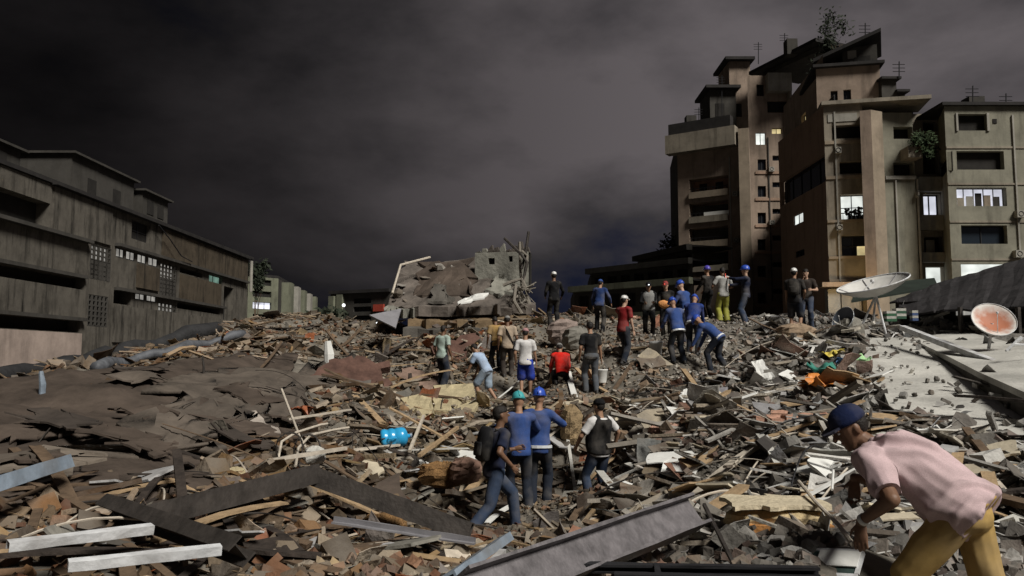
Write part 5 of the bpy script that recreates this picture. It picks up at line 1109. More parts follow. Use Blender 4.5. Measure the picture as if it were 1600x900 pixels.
def pose(H=1.72, lean=0, side=0, twist=0, bow=0.0, hip=None, feet=((-.11, .02), (.11, -.02)), fz=(0, 0), hands=None, poles=None, hp=0, hy=0, kneep=None, girth=1.0, nk=None):
    s = H/1.75; j = {'s': s, 'g': girth}; V = Vector
    hipz = (hip if hip else .92)*s; j['P'] = V((0, 0, hipz))
    T = V((math.sin(side), math.sin(lean)*math.cos(side), math.cos(lean)*math.cos(side))); fw = V((0, math.cos(lean), -math.sin(lean))); j['T'] = T; j['F'] = fw
    j['M'] = j['P']+T*.26*s-fw*bow*s; N = j['P']+T*.52*s; j['N'] = N
    Rt = Matrix.Rotation(twist, 3, T); Xs = Rt @ V((1, 0, 0)); Xs = (Xs-T*Xs.dot(T)).normalized(); j['X'] = Xs; j['SF'] = T.cross(Xs)*-1 if T.cross(Xs).y < 0 else T.cross(Xs)
    j['sh'] = [N-T*.055*s-Xs*.185*s*girth**.5, N-T*.055*s+Xs*.185*s*girth**.5]; j['hp'] = [j['P']+V((-.092*s, 0, -.02*s)), j['P']+V((.092*s, 0, -.02*s))]
    j['an'] = []; j['kn'] = []; j['toe'] = []
    for k in (0, 1):
        f = feet[k]; an = V((f[0]*s, f[1]*s, .085*s+fz[k]*s)); kp = V((0, 1, 0)) if not kneep else V(kneep[k]); kn, an = ik(j['hp'][k], an, .445*s, .43*s, kp+V(((-.12, .12)[k], 0, 0)))
        fd = V((f[2] if len(f) > 2 else (-.15, .15)[k], 1, 0)).normalized(); j['an'].append(an); j['kn'].append(kn); j['toe'].append((an+V((0, 0, -.05*s)), fd))
    j['wr'] = []; j['el'] = []
    for k in (0, 1):
        sg = (-1, 1)[k]
        if hands and hands[k] is not None: t = V(hands[k])*s
        else: t = j['sh'][k]+V((sg*.07, .07, -.50))*s
        pl = V(poles[k]) if poles and poles[k] else V((sg*.5, -1, -.2)); el, wr = ik(j['sh'][k], t, .285*s, .26*s, pl); j['el'].append(el); j['wr'].append(wr)
    nd = (T*.6+V((0, 0, .5))).normalized() if lean < 1.0 else (T*.85+V((0, 0, .35))).normalized(); 
    if nk is not None: nd = (T*(1-nk)+V((0, 0, nk))).normalized()
    hf = (Matrix.Rotation(hy, 3, 'Z') @ Matrix.Rotation(-hp, 3, 'X')) @ V((0, 1, 0)); hr = (Matrix.Rotation(hy, 3, 'Z')) @ V((1, 0, 0)); hu = hr.cross(hf).normalized()
    j['hf'], j['hr'], j['hu'] = hf, hr, hu; j['C'] = N+nd*.09*s+hu*.105*s+hf*.025*s; j['nd'] = nd
    return j
def torso_rings(j, add=0.0, lo=-.06, hi=.5, belly=0.0):
    s = j['s']; g = j['g']; X, T, F_ = j['X'], j['T'], j['F']; rings = []
    Xp = Vector((1, 0, 0))
    for t, w, d_, o in ((-.10, .150, .112, -.01), (-.03, .168, .118, -.012), (.06, .158, .112, 0), (.17, .146, .104, .01), (.28, .156, .112, .012), (.38, .170, .118, .01), (.46, .168, .105, 0), (.505, .125, .080, -.005), (.535, .072, .064, -.004)):
        if t < lo-.05 or t > hi+.06: continue
        tt = max(lo, min(hi, t)); k = max(0, min(1, tt/.5)); c = (j['P'].lerp(j['M'], k*2) if k < .5 else j['M'].lerp(j['N'], k*2-1)) if tt >= 0 else j['P']+j['T']*tt*s
        if tt > .5: c = j['N']+T*(tt-.52)*s
        x = Xp.lerp(X, k).normalized(); bl = belly*math.exp(-((tt-.13)/.12)**2); a_ = add if tt < .5 else add*.9
        rings.append((c+F_*(o+bl*.6)*s, x*((w*g+a_+bl*.6)*s), F_*((d_*g+a_+bl*.7)*s)))
    return rings
def fingers(b, j, k, curl=.5, spread=.11, rad=.0085, palm=True, thumb_in=None, hand_dir=None, pn=None):
    s = j['s']; wr, el = j['wr'][k], j['el'][k]; d = (hand_dir or (wr-el)).normalized(); sg = (1, -1)[k]
    nrm = pn or Vector((sg, 0, 0)); nrm = (nrm-d*nrm.dot(d)).normalized(); sd_ = nrm.cross(d).normalized()*(1 if k == 0 else -1); fwd = Vector((0, 1, 0))
    if sd_.dot(fwd) < 0: sd_ = -sd_
    if palm: b.capsule(wr+d*.012*s, wr+d*.075*s, .030*s, .038*s, 10, (nrm, .45))
    out = []
    for q, (o, L) in enumerate(((.030, .072), (.010, .080), (-.010, .075), (-.029, .058))):
        p = wr+d*.088*s+sd_*o*s; dd = (d+sd_*o*spread*30*.3).normalized(); pts_ = [p-dd*.02*s, p+dd*L*.42*s]; a = curl
        d2_ = (dd*math.cos(a)+nrm*math.sin(a)); pts_.append(pts_[-1]+d2_*L*.33*s); d3_ = dd*math.cos(a*1.9)+nrm*math.sin(a*1.9); pts_.append(pts_[-1]+d3_*L*.27*s); out.append(pts_)
    tb_ = wr+d*.03*s+sd_*.028*s; td = (d*.75+sd_*.75+nrm*.2).normalized(); out.append([tb_-td*.01*s, tb_+td*.035*s, tb_+td*.05*s+d*.022*s])
    for pts_ in out: b.tube(pts_, [rad*s*1.08]+[rad*s]*(len(pts_)-2)+[rad*s*.72], 7)
def body_mb(j, fing=True, belly=0.0, **fk):
    s = j['s']; g = j['g']; b = MB(); b.loft(torso_rings(j, 0, -.10, .535, belly), 16)
    b.capsule(j['N']-j['T']*.03*s, j['C']-j['hu']*.06*s, .060*s*g**.3, .054*s*g**.3)
    C, hf, hr, hu = j['C'], j['hf'], j['hr'], j['hu']; q = s
    rg = []
    for z, w, d_, o in ((-.118, .030, .030, .052), (-.105, .046, .048, .040), (-.075, .060, .070, .020), (-.035, .070, .088, .004), (.01, .076, .097, -.002), (.05, .077, .099, -.006), (.085, .066, .086, -.010), (.108, .042, .058, -.012), (.118, .016, .022, -.012)):
        rg.append((C+hu*z*q+hf*o*q, hr*w*q, hf*d_*q))
    b.loft(rg, 16)
    b.capsule(C+hf*.096*q+hu*.012*q, C+hf*.116*q-hu*.022*q, .010*q, .016*q, 8); b.capsule(C+hf*.086*q+hu*.03*q-hr*.045*q, C+hf*.086*q+hu*.03*q+hr*.045*q, .015*q, .015*q, 8)
    for sg in (-1, 1): b.ball(C+hr*sg*.078*q-hf*.008*q-hu*.008*q, .010*q, .021*q, .033*q, Matrix((hr, hf, hu)).transposed(), 8, 5)
    for k in (0, 1):
        b.capsule(j['sh'][k], j['el'][k], .054*s*g**.5, .041*s*g**.4); b.capsule(j['el'][k], j['wr'][k], .042*s*g**.4, .027*s)
        b.capsule(j['sh'][k].lerp(j['N'], .35), j['sh'][k], .062*s, .060*s*g**.5)
        b.capsule(j['hp'][k], j['kn'][k], .088*s*g**.5, .056*s); m_ = j['kn'][k].lerp(j['an'][k], .35); b.capsule(j['kn'][k], m_, .056*s, .054*s); b.capsule(m_, j['an'][k], .054*s, .036*s)
        fo, fd = j['toe'][k]; b.capsule(fo-fd*.05*s, fo+fd*.15*s, .038*s, .03*s, 10)
        if fing: fingers(b, j, k, **fk)
    return b
def shirt_mb(j, sleeve=.75, hem=-.10, add=.016, belly=0.0, collar=False, long=False):
    s = j['s']; g = j['g']; b = MB(); b.loft(torso_rings(j, add, hem, .535, belly), 18)
    for k in (0, 1):
        b.capsule(j['sh'][k].lerp(j['N'], .4), j['sh'][k], .080*s*g**.4, (.070+add*.5)*s*g**.5)
        if long: b.capsule(j['sh'][k], j['el'][k], .068*s*g**.5, .055*s); b.capsule(j['el'][k], j['el'][k].lerp(j['wr'][k], .93), .055*s, .041*s)
        else: e_ = j['sh'][k].lerp(j['el'][k], sleeve); b.tube([j['sh'][k], j['sh'][k].lerp(e_, .5), e_], [(.066+add*.4)*s*g**.5, (.066+add*.3)*s*g**.5, (.062+add*.5)*s*g**.5], 12)
    if collar: b.tube([j['N']-j['T']*.03*s, j['N']+j['T']*.035*s+j['nd']*.01*s], [.088*s, .074*s], 14)
    return b
def pants_mb(j, length=1.0, add=.014, wide=0.0, top=.06):
    s = j['s']; g = j['g']; b = MB(); b.loft(torso_rings(j, add*.8, -.10, top, 0), 16)
    b.ball(j['P']-Vector((0, 0, .05*s)), .158*s*g, .125*s*g, .11*s)
    for k in (0, 1):
        e_ = j['kn'][k]; b.capsule(j['hp'][k], e_ if length > .5 else j['hp'][k].lerp(e_, length*2), (.092+add)*s*g**.5, (.060+add+wide*.6 if length > .5 else .078+add+wide)*s)
        if length > .5:
            t = (length-.5)*2; m_ = e_.lerp(j['an'][k], .5); b.capsule(e_, m_, (.060+add+wide*.6)*s, (.056+add+wide*.8)*s); b.tube([m_, e_.lerp(j['an'][k], min(t, 1.0))+Vector((0, 0, -.03*s))], [(.056+add+wide*.8)*s, (.050+add+wide)*s], 12)
    return b
PN = [0]
def person(px, py, d, yaw, label, shirt=None, pants=None, skin='tan', hat=None, hair=True, voxel=.013, long=False, length=1.0, shoes=None, lamp=False, strap=None, vest=None, hem=-.1, group=None, extra=None, H=1.72, loc=None, bodykw=None, belly=0, wide=.01, collar=False, mini=False, pose_kw=None, sleeve=.75, ws=9.0, wr=.006, cv=None, addsh=.016, z=None):
    PN[0] += 1; seed = PN[0]; j = pose(H=H, **(pose_kw or {})); s = j['s']
    p = P(px, py, d) if loc is None else Vector(loc)
    if loc is None: p.z = tz(p.x, p.y)-.03 if z is None else z
    e_ = empty('person', p, R(yaw)); tag(e_, label, 'person', group or 'people searching the rubble')
    bm_ = body_mb(j, False, belly); me = fuse(bm_, voxel, 3)
    if True:      # separate fingers, grown out of the palm
        fb_ = MB(); fk = bodykw or {}
        for k in (0, 1): fingers(fb_, j, k, **fk)
        if voxel < .008: me2 = body_mb(j, True, belly, **fk); bpy.data.meshes.remove(me); me = fuse(me2, voxel, 2)
        else:
            co = [tuple(v.co) for v in me.vertices]+fb_.v; n0 = len(me.vertices); fs = [tuple(q.vertices) for q in me.polygons]+[tuple(i+n0 for i in f) for f in fb_.f]
            m2 = bpy.data.meshes.new('body'); m2.from_pydata(co, [], fs); m2.update(); m2.polygons.foreach_set('use_smooth', [True]*len(m2.polygons)); bpy.data.meshes.remove(me); me = m2
    link('body', me, SK[skin], e_)
    cvx = cv or voxel*1.25
    if shirt is not None: sh_ = link('shirt', fuse(shirt_mb(j, hem=hem, long=long, belly=belly, collar=collar, add=addsh, sleeve=sleeve), cvx, 3, wr, seed, ws, dirw=tuple(j['T']*.9+j['X']*.55)), shirt, e_)
    if vest is not None:
        b = MB(); b.loft(torso_rings(j, .034, -.06, .49, belly), 18)
        for k in (0, 1): b.capsule(j['sh'][k].lerp(j['N'], .55), j['sh'][k].lerp(j['N'], .12), .088*s, .072*s)
        link('vest', fuse(b, cvx, 3, wr*.6, seed+50), vest, e_)
    if pants is not None: link('trousers' if length > .55 else 'shorts', fuse(pants_mb(j, length, wide=wide), cvx, 3, min(wr, .009), seed+99, dirw=(.4, .3, 1)), pants, e_)
    for k in (0, 1):
        fo, fd = j['toe'][k]; b = MB(); b.capsule(fo-fd*.055*s+Vector((0, 0, -.0)), fo+fd*.16*s+Vector((0, 0, -.004)), .046*s, .038*s, 10); b.capsule(fo-fd*.03*s, fo-fd*.02*s+Vector((0, 0, .05*s)), .046*s, .047*s, 10); link('shoe', fuse(b, .016, 2), shoes or M_shoe, e_)
    C, hf, hr, hu = j['C'], j['hf'], j['hr'], j['hu']; Bh = Matrix((hr, hf, hu)).transposed()
    for sg in (-1, 1):
        b = MB(); b.ball(C+hf*.086*s+hr*sg*.031*s+hu*.010*s, .013*s, .011*s, .009*s, Bh, 8, 5); ey_ = b.build('eye', M_eye, e_, smooth=True)
        b = MB(); b.ball(C+hf*.0955*s+hr*sg*.031*s+hu*.010*s, .006*s, .004*s, .006*s, Bh, 8, 5); b.build('iris', M_iris, ey_, smooth=True)
    b = MB(); b.ball(C+hf*.083*s-hu*.058*s, .024*s, .012*s, .008*s, Bh, 10, 5); b.build('mouth', M_lip, e_, smooth=True)
    def dome(z0, k, top=.122, n=16, back=0.0):
        rg = []
        for t in (0, .25, .5, .7, .85, .95, .995): z_ = z0+(top-z0)*t; q_ = math.sqrt(max(1-t*t, .002)); rg.append((C+hu*z_*s+hf*(-.006+back*(1-t))*s, hr*.080*k*q_**.75*s, hf*.102*k*q_**.75*s))
        return rg
    if hair and not (hat and hat[0] == 'helmet'):
        b = MB(); b.loft(dome(.03, 1.06, .128), 16); b.ball(C-hf*.04*s+hu*.01*s, .078*s, .072*s, .085*s, Bh, 12, 7); link('hair', fuse(b, .012, 2), M_hair, e_)
    if hat:
        kind, hm = hat; b = MB()
        if kind == 'helmet':
            b.loft(dome(.035, 1.28, .165), 20); b.loft([(C+hu*.038*s+hf*.012*s, hr*.118*s, hf*.148*s), (C+hu*.048*s+hf*.012*s, hr*.118*s, hf*.148*s)], 20); b.tube([C+hu*(.06+.11*math.sin(a))*s+hf*.128*math.cos(a)*s for a in [math.pi*k/8 for k in range(9)]], .014*s, 6)
            hb = b.build('helmet', hm, e_, smooth=True); b = MB(); b.tube([C+hr*.092*s+hu*.03*s, C-hu*.12*s+hf*.05*s, C-hr*.092*s+hu*.03*s], .006*s, 5); b.build('chin_strap', M_shoe, hb)
        elif kind == 'cap':
            b.loft(dome(.035, 1.13, .138), 20); hb = b.build('cap', hm, e_, smooth=True)
            bb = MB(); vs_ = []
            for z_ in (.038, .050):
                for k in range(9): a = math.pi*k/8; vs_.append(C+hu*(z_-.012*math.sin(a)+.0)*s+hr*math.cos(a)*.078*s+hf*(.075+.095*math.sin(a))*s)
            fs = [tuple(range(8, -1, -1)), tuple(range(9, 18))]+[(k, k+1, k+10, k+9) for k in range(8)]+[(8, 0, 9, 17)]; bb.add(vs_, fs); bb.build('visor', hm, hb)
            b = MB(); b.ball(C+hu*.139*s-hf*.006*s, .008*s, .008*s, .006*s); b.build('button', hm, hb)
        if lamp: b = MB(); b.box(C+hu*.075*s+hf*(.142 if kind == 'helmet' else .118)*s, (.05*s, .035*s, .035*s), Bh); lb_ = b.build('head_lamp', M_black, e_); b = MB(); b.ball(C+hu*.075*s+hf*(.165 if kind == 'helmet' else .14)*s, .022*s, .012*s, .016*s, Bh, 8, 5); b.build('lamp_lens', M_lampc if lamp is True else lamp, lb_)
    if strap is not None:
        b = MB(); F_ = j['F']; X_ = j['X']; a0 = j['N']+X_*-.09*s+j['T']*.0*s; pts_ = [a0-F_*.06*s, j['M']+j['T']*.12*s-X_*.02*s-F_*.155*s, j['P']+X_*.15*s-F_*.115*s+j['T']*.05*s]; b.tube(pts_, .018*s, 6)
        sb_ = b.build('shoulder_strap', strap, e_); b = MB(); b.box(j['P']+X_*.2*s+j['T']*.02*s, (.08*s, .2*s, .2*s)); b.build('shoulder_bag', strap, e_)
    if extra: extra(e_, j)
    return e_, j
def backpack(m, k=1.0):
    def f(e_, j):
        s = j['s']; b = MB(); F_, T_, X_ = j['F'], j['T'], j['X']; c = j['M']+T_*.06*s-F_*.19*s; B = Matrix((X_, F_, T_)).transposed()
        rg = []
        for t, w, d_ in ((-.22, .10, .05), (-.2, .145, .085), (0, .15, .095), (.14, .14, .085), (.21, .10, .06), (.23, .05, .03)): rg.append((c+T_*t*s*k, X_*w*s*k, F_*d_*s*k))
        b.loft(rg, 14); bp_ = b.build('backpack', m, e_, smooth=True); b = MB(); b.loft([(c-F_*.09*s+T_*t*s*k, X_*w*s*k, F_*.03*s) for t, w in ((-.16, .08), (-.14, .10), (0, .10), (.02, .08))], 10); b.build('pocket', m, bp_, smooth=True)
        for sg in (-1, 1): b = MB(); b.tube([j['N']+X_*sg*.09*s-F_*.1*s, j['N']+X_*sg*.1*s+F_*.02*s+T_*.02*s, j['M']+X_*sg*.12*s+F_*.13*s, j['M']+X_*sg*.15*s-F_*.08*s-T_*.1*s], .016*s, 6); b.build('strap', m, bp_)
    return f
def stripe(m, t=-.02, add=.036):
    def f(e_, j): b = MB(); rg = torso_rings(j, add, t, t+.03); b.loft([(rg[0][0], rg[0][1], rg[0][2]), (rg[0][0]+j['T']*.04*j['s'], rg[0][1], rg[0][2])], 16); b.build('reflective_stripe', m, e_)
    return f
def both(*fs):
    def f(e_, j):
        for q in fs: q(e_, j)
    return f
C_navy = cloth('navy_cotton', (.014, .018, .038)); C_black = cloth('black_cotton', (.011, .011, .012)); C_jean = cloth('blue_denim', (.035, .05, .085)); C_djean = cloth('dark_denim', (.018, .022, .032)); C_blue = cloth('rescue_blue', (.035, .07, .21), .8)
C_white = cloth('white_cotton', (.62, .61, .6)); C_mint = cloth('mint_cotton', (.34, .42, .37)); C_lblue = cloth('light_blue_cotton', (.33, .42, .56)); C_beige = cloth('beige_cotton', (.38, .30, .22)); C_royal = cloth('royal_blue_cotton', (.02, .05, .36))
C_red = cloth('red_nylon', (.62, .022, .015)); C_dred = cloth('dark_red_cotton', (.22, .018, .02)); C_grey = cloth('grey_cotton', (.22, .22, .215)); C_yel = cloth('yellow_green_hi_vis', (.30, .30, .06)); C_brown = cloth('dark_brown_cotton', (.035, .028, .024)); C_pink = cloth('pinkish_cap', (.40, .22, .22))
H_blue = mat('blue_helmet_shell', (.03, .08, .42), .35, .1, 4, 0, spec=.5); H_teal = mat('teal_helmet_shell', (.06, .36, .38), .35, .1, 4, 0, spec=.5); H_white = mat('white_helmet_shell', (.62, .62, .6), .35, .1, 4, 0, spec=.5); H_violet = mat('violet_helmet_shell', (.09, .07, .42), .35, .1, 4, 0, spec=.5)
STR = mat('reflective_tape', (.62, .64, .66), .4, .05, 5, 0, spec=.6)
# --- middle foreground group
person(772, 840, 10.9, -62, 'man in dark navy shirt and jeans striding right, nearest the centre', C_navy, C_jean, 'brown', None, True, .012, pose_kw=dict(lean=R(8), feet=((-.06, .36), (.08, -.42)), hip=.84, hands=((-.12, .36, 1.08), (.3, .1, .92)), hp=R(-5), hy=R(-10)), extra=backpack(C_black), long=False, H=1.78)
person(812, 797, 11.9, 12, 'rescuer in blue jacket and teal helmet just behind the striding navy man', C_blue, C_djean, 'tan', ('helmet', H_teal), False, .013, long=True, shoes=M_shoew, pose_kw=dict(lean=R(4), hands=((-.2, .42, 1.28), (.18, .4, 1.3)), hp=R(15), feet=((-.1, .05), (.12, -.1))), H=1.70, lamp=True)
person(842, 797, 12.3, -10, 'rescuer in blue jacket and blue helmet right of the teal helmet', C_blue, C_djean, 'tan', ('helmet', H_blue), False, .013, long=True, shoes=M_shoew, pose_kw=dict(lean=R(2), hands=((-.15, .4, 1.35), (.2, .38, 1.32)), hp=R(5), feet=((-.1, -.05), (.1, .1))), H=1.76, extra=stripe(STR))
person(937, 805, 13.4, 38, 'heavy man in black vest over white tee and jeans, arm at his hip', C_white, C_jean, 'tan', ('cap', C_black), True, .012, vest=C_black, shoes=M_shoew, pose_kw=dict(lean=R(-4), feet=((-.14, .08), (.14, -.1)), hands=((-.28, .24, .98), (.42, .06, .95)), poles=((-1, -.6, 0), (1, -.5, .2)), hp=R(4), girth=1.16), H=1.74, belly=.05)
# --- second row
person(690, 598, 22.3, -35, 'man in mint shirt and wide dark trousers standing left of the others', C_mint, C_djean, 'brown', None, True, wide=.04, pose_kw=dict(lean=R(4), feet=((-.16, .12), (.16, -.14)), hp=R(8)), H=1.74)
person(760, 630, 20.6, 58, 'boy in light blue shirt and shorts bending over the yellow slabs', C_lblue, cloth('pale_blue_shorts', (.28, .36, .45)), 'tan', None, True, length=.44, wide=.02, pose_kw=dict(lean=R(34), bow=.04, feet=((-.1, .14), (.1, -.26)), hands=((-.22, .56, .66), (.12, .5, .62)), hp=R(40), hip=.88), H=1.66)
person(793, 602, 22.4, 8, 'man in beige shirt with a dark shoulder strap, back to us', C_beige, C_brown, 'brown', ('cap', C_grey), True, strap=C_black, pose_kw=dict(feet=((-.1, 0), (.12, .06)), hp=R(20)), H=1.72)
person(776, 603, 22.8, 20, 'man in ochre shirt half hidden behind the beige shirt', cloth('ochre_cotton', (.30, .19, .07)), C_djean, 'brown', None, True, pose_kw=dict(lean=R(10), feet=((-.1, 0), (.12, .06)), hp=R(30)), H=1.64)
person(821, 613, 21.0, -4, 'man in white tee and royal blue shorts with a pinkish cap', C_white, C_royal, 'tan', ('cap', C_pink), True, length=.46, wide=.035, shoes=M_shoew, hem=-.14, pose_kw=dict(feet=((-.1, 0), (.12, .04)), hp=R(14), hands=(None, (.28, .12, .82))), H=1.78)
person(878, 608, 20.2, 5, 'crouching person in bright red jacket and grey cap', C_red, C_black, 'tan', ('cap', C_grey), True, long=True, wide=.02, pose_kw=dict(hip=.36, lean=R(32), bow=.06, feet=((-.16, .06), (.16, .02)), hands=((-.22, .5, .30), (.22, .5, .30)), hp=R(38)), H=1.68)
def carry_bucket(e_, j):
    w = j['wr'][1]; M_ = Matrix.Translation(e_.location) @ Matrix.Rotation(e_.rotation_euler.z, 4, 'Z'); q = M_ @ (w+Vector((0, 0, -.09))); bucket(q-Vector((0, 0, .51)), 'white plastic bucket hanging from the hand of the man in black tee')
person(924, 615, 19.6, 10, 'man in black tee and grey jeans carrying a white bucket', C_black, cloth('grey_denim', (.07, .078, .09)), 'tan', None, True, pose_kw=dict(lean=R(5), feet=((-.1, .1), (.1, -.12)), hands=(None, (.30, .14, .82)), hp=R(10)), H=1.76, extra=carry_bucket)
# --- the crest, left to right
person(866, 503, 25.4, 15, 'black silhouetted man with a white head lamp beside the ruin', C_black, C_black, 'brown', ('cap', H_white), True, long=True, lamp=True, pose_kw=dict(hands=((-.2, .3, 1.0), (.35, .28, 1.0)), feet=((-.1, .05), (.1, -.05))), H=1.74)
person(937, 522, 24.4, -20, 'small rescuer in dark blue jacket and cap left of the red shirt', cloth('dark_blue_nylon', (.02, .04, .12)), C_black, 'tan', ('cap', C_blue), True, long=True, pose_kw=dict(lean=R(12), hands=((-.3, .3, .9), (.34, .2, .95)), feet=((-.12, .1), (.12, -.1)), hp=R(15)), H=1.62)
person(974, 556, 20.6, -48, 'man in dark red shirt and white cap pointing to the right', C_dred, C_djean, 'light', ('cap', H_white), True, pose_kw=dict(lean=R(4), hands=((-.1, .5, 1.22), (.24, .12, .85)), feet=((-.1, .14), (.12, -.16)), hp=R(5)), H=1.76, wide=.015)
person(1014, 517, 24.6, 175, 'person in black with a grey printed chest panel facing the camera', C_black, C_black, 'tan', ('cap', C_black), True, long=True, lamp=True, vest=C_grey, pose_kw=dict(hands=((-.14, .3, 1.1), (.16, .3, 1.08)), hp=R(15)), H=1.72)
def orange_bag(e_, j):
    b = MB(); c = (j['wr'][0]+j['wr'][1])*.5+Vector((0, .1, -.03)); b.ball(c, .17, .12, .12, None, 14, 8); ob = link('orange_bundle', fuse(b, .02, 1, .02, 5), mat('orange_bundle_cloth', (.62, .28, .10), .8, .2, 6, .3), None); ob.location = e_.matrix_basis.to_translation(); ob.rotation_euler = e_.rotation_euler; tag(ob, 'pale orange bundle held by the person with the red lamp', 'bundle')
person(1042, 520, 24.0, 160, 'dark clothed person with a red head lamp holding an orange bundle', C_black, C_black, 'light', ('cap', C_dred), True, long=True, lamp=M_red, pose_kw=dict(lean=R(6), hands=((-.10, .34, 1.06), (.12, .34, 1.06)), hp=R(18)), H=1.70, extra=orange_bag)
person(1074, 520, 22.4, 40, 'rescuer in bright blue jacket and blue helmet, highest of the blue group', C_blue, C_navy, 'light', ('helmet', H_blue), False, long=True, pose_kw=dict(lean=R(14), hands=((-.26, .42, .95), (.14, .45, 1.0)), hp=R(25)), H=1.80, extra=stripe(STR))
person(1060, 574, 20.3, 18, 'rescuer in blue jacket seen from behind, front left of the blue group', C_blue, C_djean, 'tan', ('helmet', H_blue), False, long=True, hem=-.14, addsh=.03, pose_kw=dict(lean=R(18), hands=((-.22, .45, .95), (.2, .45, .92)), hp=R(30), feet=((-.1, .06), (.12, -.1))), H=1.72, extra=stripe(STR, -.12, .046))
person(1084, 560, 21.0, -20, 'rescuer in navy blue jacket between the two bright blue ones, white hem stripe', cloth('mid_blue_nylon', (.018, .04, .17), .6), C_djean, 'tan', ('helmet', H_blue), False, long=True, hem=-.14, addsh=.028, pose_kw=dict(lean=R(30), hands=((-.2, .5, .85), (.22, .52, .8)), hp=R(45), feet=((-.12, .05), (.12, -.14))), H=1.72, extra=stripe(STR, -.1, .046))
person(1124, 582, 19.7, 52, 'rescuer in blue jacket bending down low at the right of the blue group', C_blue, C_djean, 'tan', ('helmet', H_blue), False, long=True, addsh=.026, pose_kw=dict(lean=R(52), bow=.05, hip=.88, hands=((-.24, .62, .62), (.12, .6, .58)), hp=R(55), feet=((-.14, .16), (.14, -.18))), H=1.72, extra=stripe(STR, -.06, .044))
person(1107, 492, 25.6, 30, 'rescuer in dark clothes and violet helmet behind the blue group', C_black, C_black, 'tan', ('helmet', H_violet), False, long=True, lamp=True, pose_kw=dict(hands=((-.15, .36, 1.0), (.18, .36, 1.0))), H=1.70)
person(1131, 497, 25.0, 5, 'man in pale grey shirt and yellow green hi-vis trousers', cloth('pale_grey_cotton', (.40, .40, .38)), C_yel, 'brown', None, True, wide=.03, pose_kw=dict(hands=((-.26, .28, 1.12), (.24, .3, 1.1)), hp=R(12)), H=1.74)
def phone(e_, j): b = MB(); b.box(j['wr'][0]+Vector((.03, .12, .08)), (.08, .015, .16)); b.build('phone', M_black, e_); b = MB(); b.box(j['wr'][0]+Vector((.03, .111, .08)), (.07, .004, .14)); b.build('phone_screen', M_red, e_)
person(1166, 498, 24.8, 70, 'man in navy overalls and blue helmet holding a phone to the left', C_navy, C_jean, 'light', ('helmet', H_blue), False, long=True, shoes=M_shoew, pose_kw=dict(lean=R(-3), hands=((-.12, .46, 1.42), (.05, .46, 1.22)), hp=R(0)), H=1.80, extra=phone)
person(1243, 516, 22.0, -28, 'man in black shirt with a black backpack on the right crest', C_black, C_djean, 'tan', ('cap', H_white), True, lamp=True, length=.46, shoes=M_shoew, pose_kw=dict(hands=((-.22, .1, .84), (.2, .3, 1.0))), H=1.80, extra=backpack(C_black))
person(1262, 515, 22.3, 150, 'person in dark shirt and jeans facing the backpack man on the right crest', C_brown, C_jean, 'light', None, True, shoes=M_shoew, pose_kw=dict(hands=((-.2, .3, 1.12), (.05, .28, 1.38)), hp=R(12)), H=1.70)
# --- the man bending in the right foreground
def heather(name, col):
    m = mat(name, col, .92, .16, 5, 0, spec=.1, dust=.22); nt = m.node_tree; bs = nt.nodes['Principled BSDF']; L = nt.links.new; src = bs.inputs['Base Color'].links[0].from_socket
    g_ = nt.nodes.new('ShaderNodeNewGeometry'); n_ = nt.nodes.new('ShaderNodeTexNoise'); n_.inputs['Scale'].default_value = 320; n_.inputs['Detail'].default_value = 3; L(g_.outputs['Position'], n_.inputs['Vector'])
    r_ = nt.nodes.new('ShaderNodeMapRange'); r_.inputs[1].default_value = .35; r_.inputs[2].default_value = .65; r_.inputs[3].default_value = .82; r_.inputs[4].default_value = 1.1; L(n_.outputs['Fac'], r_.inputs[0])
    x_ = nt.nodes.new('ShaderNodeVectorMath'); x_.operation = 'SCALE'; L(src, x_.inputs[0]); L(r_.outputs[0], x_.inputs['Scale']); L(x_.outputs[0], bs.inputs['Base Color'])
    b_ = nt.nodes.new('ShaderNodeBump'); b_.inputs['Strength'].default_value = .3; b_.inputs['Distance'].default_value = .004; L(n_.outputs['Fac'], b_.inputs['Height']); L(b_.outputs[0], bs.inputs['Normal']); return m
def hero_extra(e_, j):
    s = j['s']; w = j['wr'][0]; d_ = (w-j['el'][0]).normalized(); b = MB(); b.tube([w-d_*.035*s, w-d_*.01*s], .034*s, 14); b.build('wrist_band', M_white, e_, smooth=True)
hipw = P(1506, 792, 4.5)
hero, hj = person(0, 0, 0, 48, 'man in pink polo shirt, mustard trousers and navy cap bending over at right front', heather('pink_heather_cotton', (.52, .39, .40)), mat('mustard_twill', (.35, .235, .085), .92, .22, 6, .04, 300, spec=.1, dust=.25), 'brown', ('cap', cloth('navy_cap_twill', (.010, .016, .05))), True, .0062, loc=(hipw.x, hipw.y, hipw.z-.87),
   H=1.76, wide=.022, collar=True, belly=.03, hem=-.13, addsh=.032, sleeve=.86, ws=19, wr=.022, cv=.0095, extra=hero_extra, bodykw=dict(curl=.32, rad=.0092, hand_dir=Vector((-.15, -.02, -1)), spread=.2),
   pose_kw=dict(lean=R(58), bow=.065, hip=.865, girth=1.18, nk=-.05, twist=R(-8), feet=((-.13, .12), (.15, -.36)), hands=((-.29, .45, .77), (.12, .62, .95)), poles=((-.7, -1, .1), (.8, 0, -1)), hp=R(30), hy=R(40)))
hero['group'] = 'people searching the rubble'

